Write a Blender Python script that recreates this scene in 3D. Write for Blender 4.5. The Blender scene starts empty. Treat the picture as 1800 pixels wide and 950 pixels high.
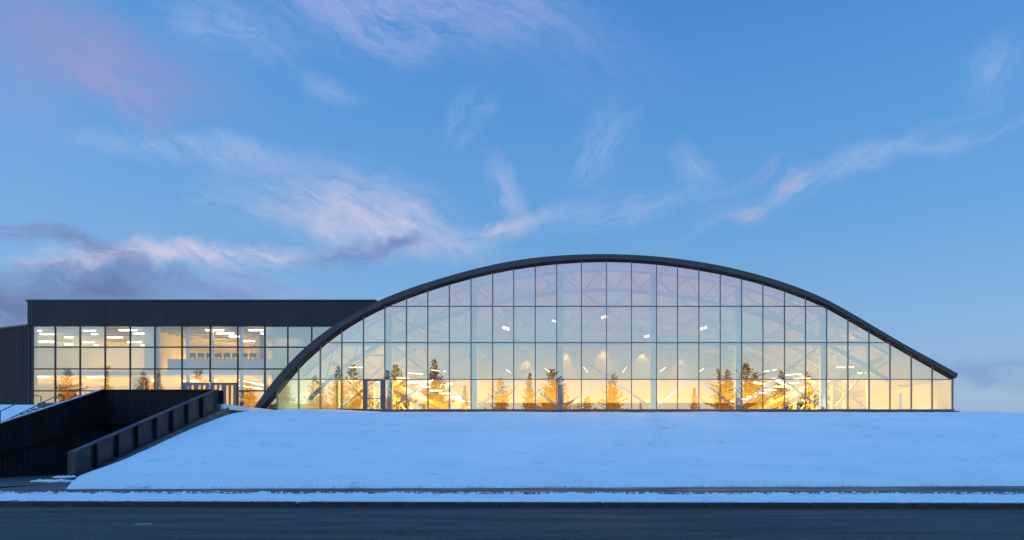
import bpy, math, random
from mathutils import Vector, Matrix
random.seed(7)
scene = bpy.context.scene
COL = scene.collection

# ------------------------------------------------------------------ projection of the surveyed photograph
FPX, VX, VY, EYE = 1050.0, 1060.0, 788.0, 1.75
def P(px, py, Y):
    return Vector(((px - VX) * Y / FPX, Y, EYE + (VY - py) * Y / FPX))
def PX(px, Y): return (px - VX) * Y / FPX
def PZ(py, Y): return EYE + (VY - py) * Y / FPX

# ------------------------------------------------------------------ mesh builder
class MB:
    def __init__(s): s.v = []; s.f = []; s.m = []
    def face(s, pts, mi=0):
        n = len(s.v); s.v += [tuple(p) for p in pts]; s.f.append(list(range(n, n + len(pts)))); s.m.append(mi)
    def box(s, x0, x1, y0, y1, z0, z1, mi=0):
        n = len(s.v)
        s.v += [(x0,y0,z0),(x1,y0,z0),(x1,y1,z0),(x0,y1,z0),(x0,y0,z1),(x1,y0,z1),(x1,y1,z1),(x0,y1,z1)]
        for q in ((0,3,2,1),(4,5,6,7),(0,1,5,4),(1,2,6,5),(2,3,7,6),(3,0,4,7)):
            s.f.append([n + i for i in q]); s.m.append(mi)
        return s
    def bar(s, a, b, w, h, up=(0,0,1), mi=0):
        a = Vector(a); b = Vector(b); d = (b - a).normalized(); up = Vector(up)
        if abs(d.dot(up)) > 0.98: up = Vector((0,1,0))
        sx = d.cross(up).normalized(); uz = sx.cross(d).normalized()
        n = len(s.v)
        for p in (a, b):
            for i, j in ((-1,-1),(1,-1),(1,1),(-1,1)):
                s.v.append(tuple(p + sx * (i * w / 2) + uz * (j * h / 2)))
        for q in ((3,2,1,0),(4,5,6,7),(0,1,5,4),(1,2,6,5),(2,3,7,6),(3,0,4,7)):
            s.f.append([n + i for i in q]); s.m.append(mi)
        return s
    def tube(s, pts, r, k=8, mi=0):
        pts = [Vector(p) for p in pts]; rings = []
        for i, p in enumerate(pts):
            d = (pts[min(i+1, len(pts)-1)] - pts[max(i-1, 0)]).normalized()
            up = Vector((0,0,1)) if abs(d.z) < 0.95 else Vector((0,1,0))
            sx = d.cross(up).normalized(); uz = sx.cross(d)
            rr = r[i] if isinstance(r, (list, tuple)) else r
            n = len(s.v); rings.append(n)
            for j in range(k):
                t = 2 * math.pi * j / k
                s.v.append(tuple(p + sx * (rr * math.cos(t)) + uz * (rr * math.sin(t))))
        for a, b in zip(rings, rings[1:]):
            for j in range(k):
                s.f.append([a+j, a+(j+1)%k, b+(j+1)%k, b+j]); s.m.append(mi)
        s.f.append([rings[0]+j for j in range(k)][::-1]); s.m.append(mi)
        s.f.append([rings[-1]+j for j in range(k)]); s.m.append(mi)
        return s
    def prism(s, poly, y0, y1, mi=0, tilt=(0,0), back=None):
        """poly in XZ (counter-clockwise seen from -Y), extruded from y0 to y1; front face uses mi, the rest `back`"""
        back = mi if back is None else back
        n = len(s.v); k = len(poly)
        cx = sum(p[0] for p in poly)/k; cz = sum(p[1] for p in poly)/k
        for y in (y0, y1):
            for x, z in poly: s.v.append((x, y + tilt[0]*(x-cx) + tilt[1]*(z-cz), z))
        s.f.append([n+i for i in range(k)]); s.m.append(mi)
        s.f.append([n+k+i for i in range(k)][::-1]); s.m.append(back)
        for i in range(k):
            j = (i+1) % k
            s.f.append([n+i, n+k+i, n+k+j, n+j]); s.m.append(back)
        return s
    def build(s, name, mats, parent=None, smooth=False):
        me = bpy.data.meshes.new(name); me.from_pydata(s.v, [], s.f)
        if not isinstance(mats, (list, tuple)): mats = [mats]
        for m in mats: me.materials.append(m)
        if len(mats) > 1: me.polygons.foreach_set('material_index', s.m)
        if smooth: me.polygons.foreach_set('use_smooth', [True]*len(me.polygons))
        me.update()
        o = bpy.data.objects.new(name, me); COL.objects.link(o)
        if parent is not None: adopt(o, parent)
        return o
def wloc(o):
    v = Vector((0,0,0))
    while o is not None and o.type == 'EMPTY': v += o.location; o = o.parent
    return v
def adopt(o, parent):
    o.parent = parent
    o.matrix_parent_inverse = Matrix.Translation(-wloc(parent))
def tag(o, label=None, cat=None, group=None, kind=None):
    if label: o['label'] = label
    if cat: o['category'] = cat
    if group: o['group'] = group
    if kind: o['kind'] = kind
    return o
def thing(name, loc, label, cat, group=None):
    o = bpy.data.objects.new(name, None); o.location = loc; o.empty_display_size = .3; COL.objects.link(o)
    return tag(o, label, cat, group)
def dup(root, loc, scale=None, rotz=None):
    r = root.copy(); COL.objects.link(r); r.location = loc
    if scale: r.scale = scale
    if rotz is not None: r.rotation_euler = (0,0,rotz)
    for ch in list(root.children):
        c = ch.copy(); COL.objects.link(c); c.parent = r; c.matrix_parent_inverse = ch.matrix_parent_inverse.copy()
        for g in ch.children:
            d = g.copy(); COL.objects.link(d); d.parent = c
    return r

# ------------------------------------------------------------------ materials
def srgb(r, g, b):
    f = lambda c: (c/12.92 if c <= .04045 else ((c+.055)/1.055)**2.4)
    return tuple(f(c/255) for c in (r,g,b)) + (1,)
class NT:
    def __init__(s, nt): s.nt = nt
    def n(s, t, **kw):
        nd = s.nt.nodes.new(t)
        for k, v in kw.items(): setattr(nd, k, v)
        return nd
    def put(s, sock, v):
        if isinstance(v, bpy.types.NodeSocket): s.nt.links.new(v, sock)
        elif v is not None: sock.default_value = v
    def math(s, op, a, b=None, c=None, clamp=False):
        nd = s.n('ShaderNodeMath', operation=op, use_clamp=clamp)
        s.put(nd.inputs[0], a); s.put(nd.inputs[1], b); s.put(nd.inputs[2], c); return nd.outputs[0]
    def mix(s, f, a, b, blend='MIX'):
        nd = s.n('ShaderNodeMix', data_type='RGBA', blend_type=blend)
        s.put(nd.inputs[0], f); s.put(nd.inputs[6], a); s.put(nd.inputs[7], b); return nd.outputs[2]
    def rng(s, v, a, b, c=0., d=1., smooth=True):
        nd = s.n('ShaderNodeMapRange', interpolation_type='SMOOTHSTEP' if smooth else 'LINEAR')
        s.put(nd.inputs[0], v); nd.inputs[1].default_value = a; nd.inputs[2].default_value = b
        nd.inputs[3].default_value = c; nd.inputs[4].default_value = d; return nd.outputs[0]
    def noise(s, vec, scale, detail=4, rough=.55, dim='3D', dist=0.):
        nd = s.n('ShaderNodeTexNoise', noise_dimensions=dim)
        s.put(nd.inputs['Vector'], vec); nd.inputs['Scale'].default_value = scale
        nd.inputs['Detail'].default_value = detail; nd.inputs['Roughness'].default_value = rough
        nd.inputs['Distortion'].default_value = dist; return nd
    def xyz(s, x, y, z):
        nd = s.n('ShaderNodeCombineXYZ'); s.put(nd.inputs[0], x); s.put(nd.inputs[1], y); s.put(nd.inputs[2], z); return nd.outputs[0]
    def mapping(s, vec, scale=(1,1,1), rot=(0,0,0), loc=(0,0,0)):
        nd = s.n('ShaderNodeMapping'); s.put(nd.inputs[0], vec)
        nd.inputs['Scale'].default_value = scale; nd.inputs['Rotation'].default_value = rot; nd.inputs['Location'].default_value = loc
        return nd.outputs[0]
    def ramp(s, f, stops):
        nd = s.n('ShaderNodeValToRGB'); s.put(nd.inputs[0], f); e = nd.color_ramp.elements
        while len(e) < len(stops): e.new(.5)
        for el, (p, c) in zip(e, stops): el.position = p; el.color = c if len(c) == 4 else tuple(c)+(1,)
        return nd.outputs[0]
def newmat(name):
    m = bpy.data.materials.new(name); m.use_nodes = True; m.node_tree.nodes.clear()
    t = NT(m.node_tree); out = t.n('ShaderNodeOutputMaterial'); return m, t, out
def pbr(name, c1, c2=None, scale=4., rough=.6, metal=0., bump=0., bscale=None, spec=.5, stretch=(1,1,1), detail=5, rvar=0.):
    m, t, out = newmat(name)
    b = t.n('ShaderNodeBsdfPrincipled'); t.nt.links.new(b.outputs[0], out.inputs[0])
    g = t.n('ShaderNodeNewGeometry').outputs['Position']
    v = t.mapping(g, stretch)
    if c2 is None: c2 = tuple(x*.8 for x in c1[:3])
    n = t.noise(v, scale, detail).outputs['Fac']
    t.put(b.inputs['Base Color'], t.mix(t.rng(n, .35, .65), tuple(c1[:3])+(1,), tuple(c2[:3])+(1,)))
    if rvar: t.put(b.inputs['Roughness'], t.rng(n, .35, .65, rough-rvar, rough+rvar))
    else: b.inputs['Roughness'].default_value = rough
    b.inputs['Metallic'].default_value = metal; b.inputs['Specular IOR Level'].default_value = spec
    if bump:
        bn = t.n('ShaderNodeBump'); bn.inputs['Strength'].default_value = bump; bn.inputs['Distance'].default_value = .03
        t.put(bn.inputs['Height'], t.noise(v, bscale or scale*6, 6).outputs['Fac']); t.put(b.inputs['Normal'], bn.outputs[0])
    return m
def emit(name, col, strength):
    m, t, out = newmat(name); e = t.n('ShaderNodeEmission')
    e.inputs[0].default_value = tuple(col[:3])+(1,); e.inputs[1].default_value = strength
    t.nt.links.new(e.outputs[0], out.inputs[0]); return m
def glass(name, trans, refl, tint=(1,1,1)):
    """coated pane: part mirror, part clear"""
    m, t, out = newmat(name)
    tr = t.n('ShaderNodeBsdfTransparent'); tr.inputs[0].default_value = tuple(trans)+(1,)
    gl = t.n('ShaderNodeBsdfGlossy'); gl.inputs['Roughness'].default_value = 0.004; gl.inputs[0].default_value = tuple(tint)+(1,)
    mx = t.n('ShaderNodeMixShader'); mx.inputs[0].default_value = refl
    t.nt.links.new(tr.outputs[0], mx.inputs[1]); t.nt.links.new(gl.outputs[0], mx.inputs[2]); t.nt.links.new(mx.outputs[0], out.inputs[0])
    return m

M = {}
M['clad'] = pbr('charcoal_cladding', (.032,.034,.038), (.040,.042,.047), 1.2, .55, 0, .05, 40, .4, (1,1,.3))
M['fascia'] = pbr('dark_fascia_metal', (.050,.050,.052), (.060,.060,.062), 1.5, .5, 0, .03, 30, .4)
M['soffit'] = pbr('black_soffit', (.015,.015,.018), None, 2, .7)
M['frame'] = pbr('anodised_frame', (.12,.13,.15), (.14,.15,.17), 3, .45)
M['wframe'] = pbr('wing_frame', (.035,.03,.03), (.045,.038,.036), 3, .5)
M['steel'] = pbr('white_painted_steel', (.82,.83,.84), (.76,.78,.80), 2, .5)
M['girder'] = pbr('black_painted_girder', (.008,.008,.010), (.013,.013,.016), 2.5, .6, 0, .06, 20, .2, rvar=.1)
M['girder2'] = pbr('weathered_girder', (.046,.048,.052), (.030,.031,.034), 1.6, .5, 0, .08, 14, .4, rvar=.1)
M['bolt'] = pbr('bolt_heads', (.055,.055,.06), (.03,.03,.034), 8, .5)
M['corr'] = pbr('dark_corrugated_sheet', (.020,.022,.028), (.014,.016,.021), 2, .6, spec=.2)
M['concrete'] = pbr('weathered_concrete', (.16,.145,.13), (.10,.092,.085), 3, .85, 0, .3, 18)
M['rail'] = pbr('black_rail', (.025,.024,.026), None, 4, .4)
M['doorgrey'] = pbr('grey_door_metal', (.19,.20,.22), (.17,.18,.2), 2, .45)
M['wall_cream'] = pbr('cream_wall', (.80,.70,.50), (.77,.66,.46), .8, .7)
M['wall_white'] = pbr('white_wall', (.86,.85,.83), (.83,.82,.80), .8, .7)
M['ceil'] = pbr('white_metal_deck', (.66,.62,.54), (.60,.57,.50), 1, .6, 0, .4, 3, stretch=(.3,8,1))
M['dado'] = pbr('brown_dado', (.20,.12,.08), (.14,.08,.055), 5, .7, stretch=(1,1,3))
M['floor'] = pbr('tan_floor', (.55,.42,.26), (.5,.38,.23), 1, .5)
M['machine'] = pbr('dark_machine', (.06,.06,.08), None, 4, .5)
M['lamp_body'] = pbr('lamp_housing', (.5,.5,.5), None, 4, .5)
M['lamp_warm'] = emit('lamp_warm', (1., .74, .40), 12)
M['lamp_soft'] = emit('lamp_soft', (1., .80, .50), 9)
M['glass_low'] = glass('clear_glazing', (.97,.97,.95), .42)
M['glass_up'] = glass('fritted_glazing', (.34,.34,.34), .46)
GUP = [M['glass_up'], glass('fritted_glazing_paler', (.37,.37,.37), .445), glass('fritted_glazing_deeper', (.30,.305,.31), .475)]
GUQ = [glass('top_glazing', (.19,.195,.21), .49), glass('top_glazing_paler', (.215,.22,.23), .475), glass('top_glazing_deeper', (.165,.17,.185), .505)]
M['glass_wing'] = glass('wing_glazing', (.66,.66,.68), .36)
M['glass_view'] = glass('untinted_wing_glazing', (.90,.90,.92), .17)
M['glass_back'] = glass('glazing_inner_face', (1,1,1), 0.0)
M['door_lite'] = glass('door_lite_glass', (.95,.95,.95), .12)
M['bark'] = pbr('conifer_bark', (.06,.045,.035), (.035,.025,.02), 5, .9)
M['needle'] = pbr('conifer_needles', (.035,.055,.028), (.02,.032,.018), 1.2, .8)
M['weed'] = pbr('dead_grass', (.055,.048,.03), (.025,.022,.016), 4, .9)
M['tar'] = pbr('crack_filler', (.012,.012,.013), None, 4, .6)
M['paint'] = pbr('worn_road_paint', (.6,.6,.58), (.35,.35,.35), 6, .7)

def snow_mat(name, speck):
    m, t, out = newmat(name); b = t.n('ShaderNodeBsdfPrincipled'); t.nt.links.new(b.outputs[0], out.inputs[0])
    g = t.n('ShaderNodeNewGeometry').outputs['Position']
    big = t.noise(t.mapping(g, (.25,.6,1)), 1.0, 4).outputs['Fac']
    base = t.mix(t.rng(big, .3, .7), (.82,.835,.85,1), (.885,.895,.905,1))
    # grass tips and trodden scrapes that poke through in drawn-out streaks
    st = t.noise(t.mapping(g, (.30,.75,.75), (0,0,.10)), 1.6, 9, .74).outputs['Fac']
    fine = t.noise(t.mapping(g, (1.6,2.4,2)), 2.0, 7, .75).outputs['Fac']
    k = t.math('MULTIPLY', t.rng(st, .53, .70), t.rng(fine, .44, .62))
    base = t.mix(t.math('MULTIPLY', k, speck), base, (.22,.19,.15,1))
    t.put(b.inputs['Base Color'], base); b.inputs['Roughness'].default_value = .65; b.inputs['Specular IOR Level'].default_value = .3
    bn = t.n('ShaderNodeBump'); bn.inputs['Strength'].default_value = .8; bn.inputs['Distance'].default_value = .22
    h = t.math('ADD', t.noise(t.mapping(g,(.5,.9,1)), 2.0, 9, .72).outputs['Fac'], t.math('MULTIPLY', fine, .25))
    t.put(bn.inputs['Height'], h); t.put(b.inputs['Normal'], bn.outputs[0]); return m
M['snow'] = snow_mat('hill_snow', .6)
M['snow_verge'] = snow_mat('verge_snow', .8)

def asphalt_mat():
    m, t, out = newmat('asphalt'); b = t.n('ShaderNodeBsdfPrincipled'); t.nt.links.new(b.outputs[0], out.inputs[0])
    g = t.n('ShaderNodeNewGeometry').outputs['Position']
    big = t.noise(t.mapping(g, (.12,.9,1)), 1.0, 5).outputs['Fac']
    col = t.mix(t.rng(big, .3, .7), (.030,.028,.032,1), (.044,.041,.046,1))
    lane = t.noise(t.mapping(g, (.02,2.2,1)), 1.0, 3).outputs['Fac']
    col = t.mix(t.math('MULTIPLY', t.rng(lane, .45, .62), .6), col, (.050,.050,.050,1))
    salt = t.noise(t.mapping(g, (.5,2.5,1)), 2.0, 8, .7).outputs['Fac']
    col = t.mix(t.math('MULTIPLY', t.rng(salt, .58, .74), .35), col, (.10,.10,.10,1))
    grit = t.noise(t.mapping(g,(1,.2,1)), 16, 5, .8).outputs['Fac']
    col = t.mix(t.rng(grit, .47, .68), col, (.085,.084,.082,1))
    wet = t.noise(t.mapping(g, (.2,1.2,1)), .9, 6, .6).outputs['Fac']
    vor = t.n('ShaderNodeTexVoronoi', feature='DISTANCE_TO_EDGE'); wv = t.noise(g, 1.3, 5)
    vv = t.n('ShaderNodeVectorMath', operation='ADD'); t.put(vv.inputs[0], t.mapping(g, (.17,.22,1)))
    sc = t.n('ShaderNodeVectorMath', operation='SCALE'); t.put(sc.inputs[0], wv.outputs['Color']); sc.inputs['Scale'].default_value = .35
    t.put(vv.inputs[1], sc.outputs[0]); t.put(vor.inputs['Vector'], vv.outputs[0]); vor.inputs['Scale'].default_value = 1.0
    crack = t.math('MULTIPLY', t.rng(vor.outputs['Distance'], .0, .012, 1, 0), t.rng(t.noise(g, .35, 2).outputs['Fac'], .5, .6))
    col = t.mix(crack, col, (.012,.012,.014,1))
    t.put(b.inputs['Base Color'], col)
    t.put(b.inputs['Roughness'], t.rng(wet, .35, .7, .6, .85)); b.inputs['Specular IOR Level'].default_value = .22
    bn = t.n('ShaderNodeBump'); bn.inputs['Strength'].default_value = .5; bn.inputs['Distance'].default_value = .012
    t.put(bn.inputs['Height'], grit); t.put(b.inputs['Normal'], bn.outputs[0]); return m
M['asphalt'] = asphalt_mat()
M['pave'] = pbr('damp_pavement', (.085,.075,.07), (.05,.046,.045), .7, .55, 0, .25, 30, .4, (.35,1.6,1), rvar=.15)
M['kerb'] = pbr('wet_kerb', (.055,.052,.05), (.035,.034,.033), 2.5, .7, 0, .4, 14, .4)

# ------------------------------------------------------------------ world: dusk sky
SUN_AZ, SUN_EL = 262, 1.5         # the low sun is behind the photographer
def build_world():
    w = bpy.data.worlds.new('World'); scene.world = w; w.use_nodes = True
    w.node_tree.nodes.clear(); t = NT(w.node_tree)
    out = t.n('ShaderNodeOutputWorld'); bg = t.n('ShaderNodeBackground'); t.nt.links.new(bg.outputs[0], out.inputs[0])
    sky = t.n('ShaderNodeTexSky', sky_type='NISHITA'); sky.sun_disc = False
    sky.sun_elevation = math.radians(SUN_EL); sky.sun_rotation = math.radians(SUN_AZ); sky.altitude = 100; sky.ozone_density = 2.5
    d = t.n('ShaderNodeTexCoord').outputs['Generated']
    sp = t.n('ShaderNodeSeparateXYZ'); t.put(sp.inputs[0], d); x, y, z = sp.outputs
    front = [(0.0, srgb(150,177,210)), (.10, srgb(146,177,211)), (.20, srgb(130,172,213)), (.33, srgb(104,161,213)), (.48, srgb(87,150,211)),
             (.60, srgb(71,136,204)), (.75, (.05,.40,1.0)), (1.0, (.25,.71,1.54))]
    back = [(0.0, (.86,.88,.62)), (.075, (.80,.95,.80)), (.115, (.74,.95,.94)), (.17, (.62,.90,1.02)), (.26, (.54,.74,1.1)), (.36, (.36,.58,1.15)), (.5, (.10,.46,1.1)), (1.0, (.25,.71,1.54))]
    cf = t.ramp(z, front); cb = t.ramp(z, back)
    base = t.mix(t.rng(y, -.35, .25), cb, cf)
    # --- clouds on the dome, placed by bearing and height
    yy = t.math('MAXIMUM', y, .05)
    u = t.math('DIVIDE', x, yy); v = t.math('DIVIDE', z, yy)
    uv = t.xyz(u, v, 0.)
    wn = t.noise(uv, 3.2, 5, .6, '3D')
    wsub = t.n('ShaderNodeVectorMath', operation='SUBTRACT'); t.put(wsub.inputs[0], wn.outputs['Color']); wsub.inputs[1].default_value = (.5,.5,.5)
    wf = t.noise(uv, 14., 4, .6)
    wfs = t.n('ShaderNodeVectorMath', operation='SUBTRACT'); t.put(wfs.inputs[0], wf.outputs['Color']); wfs.inputs[1].default_value = (.5,.5,.5)
    def warped(k1, k2):
        a = t.n('ShaderNodeVectorMath', operation='MULTIPLY_ADD'); t.put(a.inputs[0], wsub.outputs[0]); a.inputs[1].default_value = (k1,)*3; t.put(a.inputs[2], uv)
        b = t.n('ShaderNodeVectorMath', operation='MULTIPLY_ADD'); t.put(b.inputs[0], wfs.outputs[0]); b.inputs[1].default_value = (k2,)*3; t.put(b.inputs[2], a.outputs[0])
        return b.outputs[0]
    wuv = warped(.16, .03)
    streaks = {}
    def streak(ang, sx, sy):
        key = (ang, sx, sy)
        if key not in streaks:
            m = t.mapping(wuv, (1,1,1), (0,0,-math.radians(ang)))
            a_ = t.noise(t.mapping(m, (sx,sy,1)), 1.0, 8, .66).outputs['Fac']
            b_ = t.noise(t.mapping(m, (sx*2.2,sy*3.2,1), (0,0,0), (3,7,1)), 1.0, 6, .65).outputs['Fac']
            streaks[key] = t.math('ADD', t.math('MULTIPLY', a_, .68), t.math('MULTIPLY', b_, .32))
        return streaks[key]
    col = base
    # px, py, rx, ry, angle (rising to the right is positive), streak angle, colour, opacity, threshold
    W, V, D = srgb(205,204,222), srgb(156,148,196), srgb(110,118,165)
    blobs = [
        (30,160,190,130,-20,-30, srgb(140,155,208), .55, (.25,.6)),
        (150,70,280,85,-24,-35, srgb(146,148,194), .85, (.20,.52)),
        (225,150,130,50,-40,-40, srgb(160,154,200), .7, (.31,.58)),
        (395,50,130,40,-25,-30, srgb(160,182,226), .60, (.32,.6)),
        (720,15,270,80,-5,-25, srgb(172,182,226), .85, (.30,.62)),
        (960,70,200,80,-20,-30, srgb(140,165,220), .45, (.3,.62)),
        (575,158,60,28,-30,-40, srgb(150,178,224), .6, (.31,.58)),
        (350,275,210,30,-4,-50, srgb(164,186,222), .75, (.31,.58)),
        (815,205,60,28,52,55, srgb(158,186,226), .75, (.36,.62)),
        (250,390,420,100,-5,-10, srgb(124,160,210), .35, (.28,.6)),
        (600,365,210,60,-14,-22, srgb(176,188,222), .85, (.32,.62)),
        (650,405,190,42,-14,-25, srgb(214,205,220), .90, (.30,.60)),
        (400,372,70,16,-12,-12, srgb(190,196,222), .7, (.34,.6)),
        (860,420,110,24,18,25, srgb(200,200,222), .85, (.34,.62)),
        (890,345,75,24,-62,-60, srgb(176,190,222), .65, (.31,.58)),
        (1060,260,80,42,58,55, srgb(150,182,226), .75, (.34,.62)),
        (1100,370,190,40,14,20, srgb(168,188,222), .65, (.34,.64)),
        (1215,290,50,34,-50,-40, srgb(160,186,224), .65, (.31,.57)),
        (1450,305,300,26,24,30, srgb(164,188,222), .68, (.34,.64)),
        (1690,236,170,22,8,10, srgb(150,182,222), .6, (.31,.57)),
        (1312,372,30,26,50,50, srgb(190,174,204), .6, (.34,.60)),
        (1325,308,38,12,42,42, srgb(182,174,210), .65, (.34,.58)),
        (1375,330,36,12,32,35, srgb(182,174,210), .6, (.34,.58)),
        (1745,105,60,45,50,62, srgb(156,184,226), .5, (.31,.58)),
        (320,452,270,20,0,-3, srgb(222,208,214), .95, (.30,.56)),
        (140,462,90,14,-2,-5, srgb(214,204,216), .85, (.32,.58)),
        (420,490,200,30,-18,-15, srgb(150,170,212), .7, (.28,.58)),
        (50,402,95,18,-18,-16, srgb(120,130,172), .95, (0.35,0.56)),
        (160,440,95,20,-22,-20, srgb(118,130,172), .95, (0.35,0.56)),
        (270,490,170,18,-13,-13, srgb(116,130,178), .90, (0.37,0.58)),
        (410,478,100,10,-16,-15, srgb(116,136,182), .85, (0.39,0.60)),
        (85,470,90,14,-6,-8, srgb(118,130,174), .85, (0.37,0.58)),
        (390,515,170,24,-6,-8, srgb(118,130,178), .80, (0.35,0.58)),
        (180,505,120,30,-10,-10, srgb(98,108,150), 1., (.18,.44)),
        (30,530,190,62,-10,-10, srgb(98,106,146), 1., (.22,.48)),
        (625,450,100,18,4,0, srgb(110,132,184), .90, (0.37,0.56)),
        (700,440,34,12,14,10, srgb(108,132,184), .85, (.26,.5)),
        (1740,655,150,26,8,6, srgb(120,152,198), .9, (.28,.54)),
        (1640,700,300,22,0,0, srgb(172,192,218), .5, (.3,.6)),
    ]
    for px, py, rx, ry, ang, sang, c, op, (lo, hi) in blobs:
        m = t.n('ShaderNodeMapping', vector_type='TEXTURE'); t.put(m.inputs[0], wuv)
        m.inputs['Location'].default_value = ((px-VX)/FPX, (VY-py)/FPX, 0)
        m.inputs['Rotation'].default_value = (0,0,math.radians(ang))
        m.inputs['Scale'].default_value = (rx*1.35/FPX, ry*1.35/FPX, 1)
        ln = t.n('ShaderNodeVectorMath', operation='LENGTH'); t.put(ln.inputs[0], m.outputs[0])
        mask = t.rng(ln.outputs['Value'], .0, 1.12, 1., 0.)
        q = 5 * round(sang/5)
        st = t.rng(streak(q - q % 10, 5.5, 20.), lo+.02, hi + .02)
        den = t.math('MULTIPLY', t.math('MULTIPLY', mask, st), op)
        col = t.mix(den, col, c)
    # soft high banding over the western half, seen mirrored in the glass
    hb = t.noise(t.mapping(d, (1.2,1.2,16)), 1.6, 4).outputs['Fac']
    bandm = t.math('MULTIPLY', t.rng(hb, .42, .66), t.math('MULTIPLY', t.rng(y, -.2, -.5), t.rng(z, .14, .26)))
    bandm = t.math('MULTIPLY', bandm, t.rng(z, .6, .4))
    col = t.mix(t.math('MULTIPLY', bandm, .45), col, (.60,.66,1.02,1))
    # a share of the physical sky keeps the falloff round the horizon true
    ns = t.mix(1., sky.outputs[0], (1.,1.35,2.0,1), 'MULTIPLY')
    fin = t.mix(.06, col, ns)
    # below the horizon: dim ground bounce
    fin = t.mix(t.rng(z, -.02, .0), (.10,.16,.26,1), fin)
    t.put(bg.inputs[0], fin); bg.inputs[1].default_value = 1.0
build_world()
sun = bpy.data.lights.new('sun', 'SUN'); sun.energy = .05; sun.angle = math.radians(12); sun.color = (1.,.8,.65)
so = bpy.data.objects.new('sun', sun); COL.objects.link(so)
so.rotation_euler = (math.radians(90-5), 0, math.radians(-82))

# ------------------------------------------------------------------ camera
cam = bpy.data.cameras.new('camera'); co = bpy.data.objects.new('camera', cam); COL.objects.link(co)
co.location = (0,0,EYE); co.rotation_euler = (math.radians(90),0,0)
cam.sensor_width = 36; cam.lens = 36*FPX/1800; cam.shift_x = -(VX-900)/1800; cam.shift_y = (VY-475)/1800
cam.clip_end = 5000; cam.clip_start = .1; scene.camera = co

# ------------------------------------------------------------------ arch outline (glass plane Y = 42)
YG, YF = 42.0, 41.6
inner_px = [(462,719.5),(487,691),(525,643),(563,608.6),(601,579.6),(639,556.5),(676.6,538),(714.5,523),(752,509.6),(790,498),(828,487.6),(866,478.5),
 (903,471.7),(941,466.2),(978.6,462),(1022,459),(1066,457.8),(1110,459.3),(1154,462.6),(1191,467),(1228.5,472.8),(1266,479.6),(1303.6,488),(1341,497.8),
 (1379,509.8),(1416,523.5),(1453,538.6),(1675,666)]
outer_px = [(445,719.5),(466,688),(486,663.5),(511,635),(546.5,601),(587,571.5),(627,547.5),(668,527.5),(703,513),(738.6,500.5),(800,482),(844,470.5),(888,460.8),
 (932,454),(977,449.6),(1022,447.3),(1068,446.7),(1112,448),(1156,451),(1200,456),(1238,461.8),(1275.8,468.7),(1326,481),(1377,496),(1417,510.5),(1455,527),
 (1503,554),(1554,584.5),(1604,613.5),(1650,638),(1684.5,657.5)]
inner = [(PX(x,YG), PZ(y,YG)) for x,y in inner_px]
outer = [(PX(x,YF), PZ(y,YF)) for x,y in outer_px]
def interp(pl, x):
    if x <= pl[0][0]: return pl[0][1] - (pl[0][0]-x)*2
    if x >= pl[-1][0]: return pl[-1][1] - (x-pl[-1][0])*.6
    for a, b in zip(pl, pl[1:]):
        if a[0] <= x <= b[0]: return a[1] + (b[1]-a[1])*(x-a[0])/(b[0]-a[0])
ZI = lambda x: interp(inner, x)
ZO = lambda x: interp(outer, x)
SILL = PZ(719.5, YG); FLOOR = SILL
XL, XR = inner[0][0], inner[-1][0]
YB = 72.0
def cell(x0, x1, z0, z1, lo=None, hi=None, n=16):
    xs = [x0 + (x1-x0)*i/n for i in range(n+1)]
    rows = [(x, max(z0, lo(x)) if lo else z0, min(z1, hi(x)) if hi else z1) for x in xs]
    rows = [r for r in rows if r[2]-r[1] > -1e-6]
    if len(rows) < 2: return None
    bot = [(x,b) for x,b,t_ in rows]; top = [(x,t_) for x,b,t_ in rows][::-1]
    poly = []
    for p in bot+top:
        if not poly or (abs(p[0]-poly[-1][0])+abs(p[1]-poly[-1][1])) > 1e-4: poly.append(p)
    if abs(poly[0][0]-poly[-1][0])+abs(poly[0][1]-poly[-1][1]) < 1e-4: poly.pop()
    changed = True
    while changed and len(poly) > 3:
        changed = False
        for i in range(len(poly)):
            a, b, c = poly[i-1], poly[i], poly[(i+1) % len(poly)]
            if abs((b[0]-a[0])*(c[1]-a[1])-(b[1]-a[1])*(c[0]-a[0])) < 2e-4: poly.pop(i); changed = True; break
    return poly if len(poly) >= 3 else None
def area(p): return abs(sum(p[i][0]*p[(i+1)%len(p)][1]-p[(i+1)%len(p)][0]*p[i][1] for i in range(len(p))))/2
rnd = random.Random(3)

# ------------------------------------------------------------------ the arched hall
hall = thing('arched_hall', (0,YG,FLOOR), 'long glass-fronted hall under a low dark arched roof, standing on the snowy bank', 'building')
def strip_between(pa, pb, ya, yb, mat, name, parent):
    m = MB(); k = len(pa)
    for i in range(k-1):
        a0, a1, b0, b1 = pa[i], pa[i+1], pb[i], pb[i+1]
        m.face([(a0[0],ya,a0[1]),(a1[0],ya,a1[1]),(b1[0],yb,b1[1]),(b0[0],yb,b0[1])])
    return m.build(name, mat, parent)
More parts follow.
